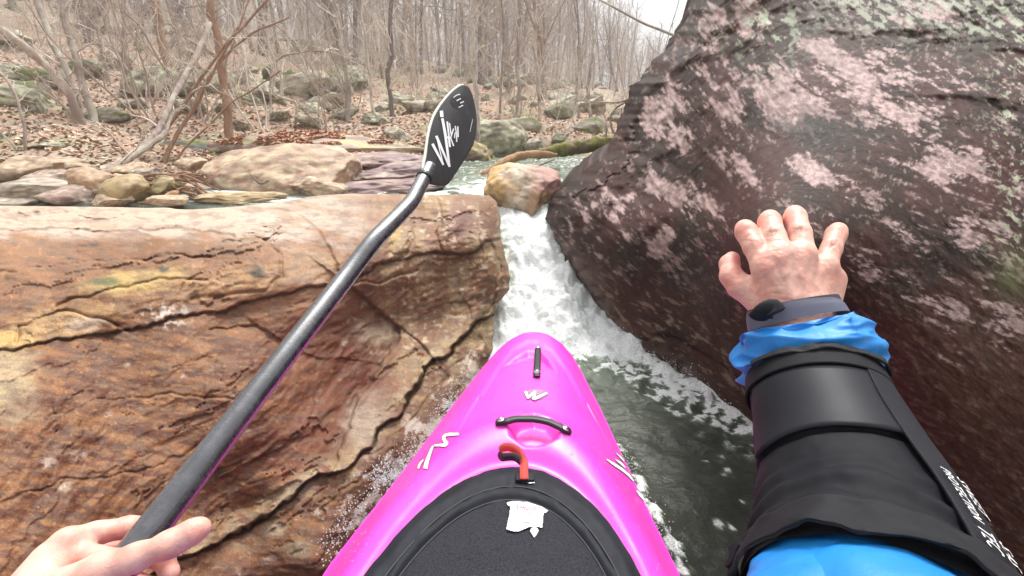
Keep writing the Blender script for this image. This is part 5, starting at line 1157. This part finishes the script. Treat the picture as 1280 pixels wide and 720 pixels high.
def tree_proto(seed, H, r0, nl, start, bark, twig, lean=.0, wob=.035, lscale=.26, levels=(5, 3), fork=False, tw=.006, sides=8):
    r = np.random.default_rng(seed); n = 16; tr_, rt = grow(r, np.array([0., 0, -.25]), np.array([lean, r.normal(0, .04), 1.]), H, r0, n, wob, .05); rt = r0*(1-np.linspace(0, 1, n)**1.2*.88); rt[0] *= 1.35
    tubes = [(crv(np.c_[tr_, rt], 40)[:, :3], np.interp(np.linspace(0, 1, 40), np.linspace(0, 1, n), rt)*(1+.06*r.normal(size=40)))]
    if fork:
        k = 5; f_ = grow(r, tr_[k], np.array([r.choice([-1, 1])*.45, r.normal(0, .2), 1.]), H*.62, rt[k]*.75, 12, .05, .06); tubes.append(f_)
    V, Fq = bundle(tubes, sides); lm = limbs(r, tr_, rt, H, nl, start, lscale, levels, tw)
    if fork: lm += limbs(r, f_[0], f_[1], H*.6, nl//2, .3, lscale, levels, tw)
    V2, F2_ = bundle(lm, 3)
    return mesh_data('trunk', V, Fq, bark), mesh_data('crown', V2, F2_, twig)
def put(pr, name, label, loc_, rz, sc, group, cat='tree', tilt=(0, 0)):
    e = empty(name, loc_); e.rotation_euler = (tilt[0], tilt[1], rz); e.scale = sc if hasattr(sc, '__len__') else (sc,)*3; n_, z_ = zone(loc_); sz = '' if hasattr(sc, '__len__') else 'low ' if sc < .85 else 'tall ' if sc > 1.08 else ''; tag(e, n_+sz+label+' '+z_, cat, group)
    for nm, me in (zip(('trunk', 'crown'), pr) if cat == 'tree' else pr):
        o = bpy.data.objects.new(nm, me); o.parent = e; col.objects.link(o)
    return e
TP = []
for k, (H, r0, nl, st_, bk, tw_, fk) in enumerate([(14, .13, 30, .16, 'bark_grey', 'twig', False), (15, .17, 30, .22, 'bark_dark', 'twig', False), (12, .08, 28, .12, 'bark_grey', 'twig', False), (13, .10, 26, .18, 'bark_brown', 'twig', True), (10, .055, 26, .10, 'bark_pale', 'twig_pale', False),
                                             (9, .045, 24, .08, 'bark_grey', 'twig_pale', False), (14, .11, 30, .20, 'bark_dark', 'twig', True), (7, .035, 22, .08, 'bark_pale', 'twig_pale', False), (11, .075, 26, .15, 'bark_grey', 'twig', True), (8, .04, 24, .10, 'bark_grey', 'twig', False)]):
    TP.append(tree_proto(300+k, H, r0, nl, st_, M[bk], M[tw_], wob=.03+.012*(k % 3), fork=fk))
TL = ['straight grey trunk of a bare tree', 'thick dark trunk of a bare tree', 'thin grey bare tree', 'forked brown bare tree', 'slender pale barked sapling', 'slender grey sapling with pale twigs', 'dark forked bare tree', 'small pale barked sapling', 'thin forked grey bare tree', 'small grey bare sapling']
def etop(px): return np.interp(px, [600, 700, 745, 790, 830, 870], [30, 22, 15.5, 11, 7.0, 5.0])
cnt = 0
for k in range(900):
    if cnt >= 225: break
    az_ = rng.uniform(-58, 21); r_ = 8+rng.random()**.8*38; x_, y_ = r_*math.sin(math.radians(az_)), .5+r_*math.cos(math.radians(az_)); g_ = gh(x_, y_)
    pxx = 640+F*x_/(y_*CP+.2*SP*0+(.95-g_)*SP)
    j = int(rng.integers(10)); Hh = [14, 15, 12, 13, 10, 9, 14, 7, 11, 8][j]
    if r_ < 15 and (j in (0, 1, 3, 6) or rng.random() < .45): continue
    sc_ = rng.uniform(.8, 1.25); emax = float(etop(pxx)); zmax = .95+math.tan(math.radians(emax*rng.uniform(.75, 1.05)))*r_-g_
    if pxx > 720 and r_ < 20: continue
    szz = min(sc_, zmax/Hh)
    if szz < .25: continue
    put(TP[j], 'bare_tree', TL[j], (x_, y_, g_), rng.uniform(0, 6.28), (max(szz, .6) if szz < sc_ else sc_,)*2+(szz,), 'bare trees of the winter wood', tilt=(rng.normal(0, .04), rng.normal(0, .04))); cnt += 1
# low brush
SPR = []
for k in range(6):
    r = np.random.default_rng(500+k); tb = []; st_ = []
    for s_ in range(3+k % 3):
        az_ = r.uniform(0, 6.28); L = r.uniform(1.2, 2.4); b_ = grow(r, np.array([r.normal(0, .05), r.normal(0, .05), -.1]), np.array([math.cos(az_)*.6, math.sin(az_)*.6, 1.]), L, .011, 10, .16, .02); st_.append(b_); tb += limbs(r, b_[0], b_[1], L, 9, .15, .34, (3, 2), .0022, (.2, 1.0), .22)
    v2, f2_ = bundle(tb, 3); mt_ = M['twig_pale'] if k % 2 else M['twig']; SPR.append([('stem', mesh_data('stem', *bundle([s__], 5), mt_)) for s__ in st_]+[('twigs', mesh_data('twigs', *bundle(tb[i_*len(tb)//len(st_):(i_+1)*len(tb)//len(st_)], 3), mt_)) for i_ in range(len(st_))])
BL = ['leafless brown brush', 'leafless pale brush']
for k in range(115):
    az_ = rng.uniform(-58, 15); r_ = 6.0+rng.random()**1.1*16; x_, y_ = r_*math.sin(math.radians(az_)), .5+r_*math.cos(math.radians(az_))
    if pdist(np.array([x_]), np.array([y_]), CH)[0][0] < 1.3: continue
    j = int(rng.integers(6)); put(SPR[j], 'brush', BL[j % 2], (x_, y_, gh(x_, y_)), rng.uniform(0, 6.28), rng.uniform(.6, 1.3), 'leafless brush on the bank', 'bush')
# far woodland beyond the crest: one mass
tb = []; r = np.random.default_rng(9)
for k in range(420):
    az_ = math.radians(r.uniform(-62, 22)); r_ = r.uniform(46, 95); x_, y_ = r_*math.sin(az_), .5+r_*math.cos(az_); g_ = 5.0*np.interp(math.degrees(az_), [-60, 0, 22], [1.2, .75, .45]); pxx = 640+F*math.tan(az_)/.98; zt = .95+math.tan(math.radians(float(etop(pxx))*r.uniform(.6, 1.0)))*r_; H = min(r.uniform(13, 19), zt-g_)
    if H < 1.5: continue
    tr_, rt = grow(r, np.array([x_, y_, g_-1.5]), np.array([r.normal(0, .05), 0, 1.]), H+1.5, r.uniform(.08, .2)*min(1, H/9), 7, .04); tb.append((tr_, rt)); tb += limbs(r, tr_, rt, H, 11, .2, .3, (4, 2), .02, (.4, 1.2), .15)
V, Fq = bundle(tb, 3); o = mk('distant_woodland', V, Fq, M['twig']); tag(o, 'pale mass of bare trees beyond the crest of the hill', 'woodland', kind='stuff')

# individual near trees traced as stems with their own depth
def near_tree(name, label, stems, bark, twig, seed, nl=7, lscale=.3, tw=.0028, levels=(4, 2), cat='tree', start=.3, crown=True):
    """stems: list of ([(px, py)...], depth or (d0, d1), base width px, top width px)"""
    r = np.random.default_rng(seed); T_ = []; L_ = []; b0 = None
    for pts, dep, w0, w1 in stems:
        d0, d1 = dep if hasattr(dep, '__len__') else (dep, dep); p2 = crv(pts, 26); q_ = P(p2[:, 0], p2[:, 1], np.linspace(d0, d1, 26)); rd = np.linspace(w0, w1, 26)*np.linspace(d0, d1, 26)/F/2
        q_ = q_+np.stack([fbm(q_*2.5, 2, seed+i_) for i_ in range(3)], -1)*.02*d0/3
        T_.append((q_, rd*(1+.08*r.normal(size=26)))); b0 = q_[0] if b0 is None else b0
        Hs = np.linalg.norm(q_[-1]-q_[0]); L_ += limbs(r, q_, rd, Hs, nl, start, lscale, levels, tw, (.0, 1.1), .2)
    e = empty(name, b0); tag(e, label, cat)
    v_, f_ = bundle(T_, 10); mk('trunk', v_, f_, M[bark], e)
    if crown and L_: v_, f_ = bundle(L_, 3); mk('crown', v_, f_, M[twig], e)
    return e
near_tree('brown_tree', 'straight reddish brown trunk rising behind the domed boulder', [([(291, 197), (285, 150), (277, 90), (269, 40), (262, -10), (250, -120)], 5.0, 11, 8)], 'bark_brown', 'twig', 601, 12, .22)
near_tree('dead_leaning_trunk', 'long dead trunk leaning from the cobbles up to the right', [([(8, 262), (60, 243), (120, 221), (165, 195), (200, 158), (222, 110), (245, 75), (262, 30)], (2.55, 4.6), 9, 6), ([(160, 200), (200, 170), (215, 145), (225, 135)], (3.4, 4.2), 9, 3)], 'grey_wood' if False else 'bark_grey', 'twig_pale', 602, 6, .14)
near_tree('leaning_sapling', 'cluster of thin brown stems fanning up right of the leaning trunk', [([(148, 208), (190, 180), (215, 150), (245, 105), (290, 50), (330, 5), (370, -40)], (4.0, 4.6), 5, 2), ([(200, 210), (225, 160), (262, 100), (300, 30), (318, -20)], (4.1, 4.7), 5, 2), ([(216, 205), (245, 172), (290, 128), (350, 90)], (4.0, 4.3), 3, 1.5), ([(205, 205), (240, 130), (275, 80), (320, 40), (360, 20)], (4.1, 4.8), 4, 2)], 'bark_brown', 'twig_pale', 603, 7, .22)
near_tree('pale_leaning_tree', 'thick pale flaking trunk leaning in from the far left', [([(125, 197), (108, 165), (85, 120), (55, 80), (20, 50), (-20, 22), (-70, -10)], (4.9, 4.2), 11, 9), ([(100, 165), (75, 130), (50, 105), (48, 90)], (4.8, 4.6), 4, 1.5)], 'bark_pale', 'twig_pale', 604, 7, .16)
near_tree('twin_stem_tree', 'pale grey twin stems rising left of the mossy rock', [([(138, 200), (118, 150), (100, 95), (88, 50), (78, -20), (70, -90)], (4.9, 5.0), 9, 7), ([(130, 202), (112, 160), (95, 120), (80, 80), (55, 30), (38, -30)], (4.9, 5.2), 8, 7)], 'bark_grey', 'twig_pale', 605, 8, .18)
near_tree('crooked_dark_tree', 'crooked dark trunk standing before the pale lichen boulder at left', [([(113, 95), (110, 60), (113, 35), (124, 12), (134, -30), (140, -90)], 10, 10, 8)], 'bark_dark', 'twig', 606, 8, .2)
near_tree('curved_dark_tree', 'curved dark trunk near the top left of the wood', [([(173, 80), (172, 45), (178, 25), (188, 3), (200, -50)], 12, 9, 7)], 'bark_dark', 'twig', 607, 8, .2)
near_tree('slim_dark_tree', 'slim dark curved trunk just right of the curved dark one', [([(218, 72), (218, 35), (226, 10), (232, -40)], 13, 6, 5)], 'bark_dark', 'twig', 608, 8, .2)
near_tree('pinkish_tree', 'pinkish brown trunk right of the curved dark one', [([(216, 115), (210, 80), (200, 45), (195, 10), (192, -60)], 8, 11, 9)], 'bark_brown', 'twig', 609, 8, .2)
near_tree('slender_grey_tree', 'slender upright grey stem between the twin stems and the brown trunk', [([(159, 170), (158, 110), (156, 60), (152, 0), (150, -80)], 6.2, 6, 5)], 'bark_grey', 'twig_pale', 610, 9, .2)
near_tree('white_spotted_tree', 'dark slender trunk with pale lichen right of the centre left', [([(434, 160), (433, 110), (430, 70), (424, 35), (420, 0), (415, -80)], 6.6, 6, 5)], 'bark_grey', 'twig_pale', 611, 10, .24)
near_tree('dark_slender_tree', 'dark slender trunk just left of the paddle blade', [([(491, 180), (489, 130), (487, 80), (489, 30), (490, -60)], 7, 6, 5)], 'bark_dark', 'twig_pale', 612, 10, .24)
near_tree('white_sapling', 'thin whitish sapling between the two slender dark trunks', [([(470, 172), (466, 120), (458, 60), (454, 0), (450, -60)], 6.5, 4, 3)], 'bark_pale', 'twig_pale', 613, 10, .24)
near_tree('pale_slender_tree', 'pale slender trunk rising right behind the paddle blade', [([(597, 213), (597, 160), (594, 100), (590, 40), (588, -60)], 5.4, 6.5, 5)], 'bark_pale', 'twig_pale', 614, 9, .2, start=.45)
near_tree('grey_pole_tree', 'greyish pole thin tree in front of the hill right of the blade', [([(647, 165), (648, 110), (647, 60), (649, 0), (650, -60)], 8, 4.5, 4)], 'bark_grey', 'twig_pale', 615, 10, .22)
near_tree('white_barked_tree', 'white barked young tree near the middle of the far bank', [([(675, 180), (674, 130), (670, 70), (668, 10), (664, -60)], 8, 5, 4)], 'bark_pale', 'twig_pale', 616, 10, .22)
near_tree('drooping_sapling', 'pale sapling with a drooping kinked top before the hillside boulders', [([(368, 160), (370, 130), (345, 115), (343, 85), (335, 50), (328, 25), (300, 15)], 6, 3.4, 2)], 'bark_pale', 'twig_pale', 617, 8, .28)
near_tree('arching_sapling', 'pale arching stem bending right over the boulders', [([(340, 165), (338, 110), (345, 78), (372, 64), (410, 66), (445, 73)], 6.2, 3, 1.6)], 'bark_pale', 'twig_pale', 618, 8, .2)
near_tree('dark_upright_tree', 'dark upright trunk behind the lichen boulders left of centre', [([(330, 70), (329, 30), (331, -20), (332, -80)], 14, 11, 9)], 'bark_dark', 'twig', 619, 8, .2)
near_tree('corner_sapling', 'thin bent sapling in the far left corner', [([(32, 212), (30, 160), (22, 120), (5, 95), (-20, 80)], 3.8, 4, 2.2), ([(30, 195), (0, 165), (-30, 150)], 3.8, 3, 2)], 'bark_grey', 'twig_pale', 620, 8, .25)
near_tree('right_bank_sapling', 'grey sapling beside the dark boulder on the right bank', [([(738, 160), (737, 120), (739, 90), (742, 40)], 9, 5, 3), ([(722, 160), (721, 110), (724, 60)], 9, 4, 3)], 'bark_grey', 'twig_pale', 621, 10, .3)
near_tree('pale_bank_branches', 'pale leafless branches reaching left from behind the dark boulder', [([(790, 122), (770, 126), (745, 128), (720, 126)], (4.4, 4.8), 3, 1.2), ([(766, 165), (762, 148), (770, 132), (795, 118)], (4.6, 4.4), 3, 1.5), ([(755, 180), (758, 155), (752, 138)], 4.6, 2.4, 1)], 'bark_pale', 'twig_pale', 622, 8, .35, cat='branches')
q_ = crv([P(660, -45, 5), P(750, 0, 4.6), P(800, 27, 4.4), P(822, 36, 4.3), P(850, 48, 4.2), P(900, 75, 4.1)], 30); v_, f_ = tube(q_, np.linspace(.008, .013, 30), 8); tag(mk('hanging_branch', v_, f_, M['bark_grey']), 'long thin grey branch slanting across the white sky', 'branch')
# logs
def log(name, label, pts, rad, mat, seed, n=40, knots=3):
    c_ = crv(pts, n); r = np.random.default_rng(seed); rd = np.interp(np.linspace(0, 1, n), np.linspace(0, 1, len(rad)), rad); v_, f_ = tube(c_, rd, 20); nn_ = np.repeat(c_, 20, 0); dv_ = v_-nn_; v_ = nn_+dv_*(1+.35*fbm(v_*14, 4, seed)+.12*ridged(v_*40, 2, seed))[:, None]; parts = [(v_, f_)]
    return tag(mk(name, *join(parts), mat), label, 'log')
log('orange_log', 'wet orange debarked log bending up over the midstream rock', [P(572, 226, 3.9), P(592, 224, 3.9), P(614, 214, 3.9), P(632, 203, 3.95), P(652, 195, 4.0), P(676, 193, 4.05), P(696, 194, 4.1)], [.010, .024, .030, .038, .034, .03, .014], M['orange_wood'], 701)
log('mossy_log', 'moss covered log lying across the far bank right of the orange log', [P(672, 193, 4.3), P(700, 188, 4.4), P(730, 183, 4.5), P(780, 178, 4.7)], [.04, .055, .06, .06], M['moss'], 702)
log('thin_dark_stick', 'thin dark stick lying over the midstream rock', [P(610, 246, 3.05), P(622, 232, 3.1), P(640, 216, 3.2), P(665, 210, 3.4), P(694, 199, 3.7)], [.005, .008, .008, .007, .004], M['bark_dark'], 703)
log('dark_stick', 'short dark forked stick on the side of the domed boulder', [P(312, 217, 2.75), P(325, 229, 2.72), P(336, 226, 2.72)], [.003, .007, .004], M['bark_dark'], 704)
log('cut_stick', 'pale broken stick standing up out of the driftwood', [P(222, 236, 2.9), P(221, 224, 2.92), P(219, 211, 2.95)], [.010, .011, .010], M['grey_wood'], 705)
log('brown_driftwood', 'smooth tan driftwood stick along the foot of the cobbles', [P(172, 254, 2.65), P(195, 251, 2.65), P(214, 244, 2.7), P(222, 240, 2.75)], [.006, .013, .016, .010], M['orange_wood'], 706)
r = np.random.default_rng(71); tb = []
for k in range(90):
    x0, y0 = r.uniform(165, 250), r.uniform(218, 248); L = r.uniform(15, 45); a_ = r.normal(.15, .35)+(math.pi/5 if x0 > 225 else 0); d0 = r.uniform(2.7, 3.0)
    tb.append((crv([P(x0, y0, d0), P(x0+L*.5*math.cos(a_), y0+L*.5*math.sin(a_)-2, d0+.02), P(x0+L*math.cos(a_), y0+L*math.sin(a_)*.8, d0+.05)], 8), np.linspace(.006, .003, 8)*r.uniform(.5, 1.8)))
v_, f_ = bundle(tb, 6); tag(mk('driftwood_tangle', v_, f_, M['bark_brown']), 'tangle of brown driftwood sticks caught beside the domed boulder', 'driftwood', kind='stuff')
# ---- spray: loose droplets of white water beside the hull and the rocks
r = np.random.default_rng(5); iv, if_ = ico(1); Vs = []; Fs = []; o_ = 0
def drops(poly, n, sp, zr, rad, zb=.02):
    global o_
    c_ = crv(poly, 60)
    for _ in range(n):
        k = r.integers(60); x_, y_ = c_[k]+r.normal(0, sp, 2); z_ = abs(r.normal(0, zr)); q_ = at(x_, y_, zb)+np.array([0, 0, z_]); s_ = rad*r.uniform(.4, 1.3)**1.5
        Vs.append(iv*s_*np.array([1, 1, r.uniform(.7, 1.3)])+q_); Fs.append(if_+o_); o_ += len(iv)
drops([(590, 470), (560, 505), (520, 560), (480, 605), (440, 650), (410, 700)], 1100, 8, .02, .0014, .13)
drops([(560, 512), (572, 522), (566, 540)], 700, 7, .02, .0019, .14)
drops([(470, 598), (500, 606), (520, 590), (535, 575)], 1000, 9, .02, .0018, .14)
drops([(790, 442), (850, 470), (900, 500), (945, 525)], 1500, 10, .03, .0019)
drops([(775, 570), (805, 625), (850, 705)], 600, 6, .012, .0015)
drops([(625, 420), (640, 370), (690, 330), (740, 400), (780, 430)], 1200, 14, .05, .0020)
m, t, b = newmat('spray_drops'); b.inputs['Base Color'].default_value = (.85, .88, .88, 1); b.inputs['Roughness'].default_value = .12; b.inputs['Transmission Weight'].default_value = .35; b.inputs['IOR'].default_value = 1.33
tag(mk('spray', np.vstack(Vs), np.vstack(Fs), m), 'white spray drops thrown up along the hull and rocks', 'spray', kind='stuff')

# ---- thin valley air
v_, f_ = box((0, 130, 20), 560, 420, 45)
hz = mk('haze', v_, f_, smooth=False); m = bpy.data.materials.new('valley_air'); m.use_nodes = True; t = m.node_tree; t.nodes.clear(); o_ = t.nodes.new('ShaderNodeOutputMaterial'); pv = t.nodes.new('ShaderNodeVolumePrincipled')
pv.inputs['Color'].default_value = (.95, .95, .95, 1); pv.inputs['Density'].default_value = HAZE; t.links.new(pv.outputs[0], o_.inputs['Volume']); hz.data.materials.append(m); hz['kind'] = 'stuff'
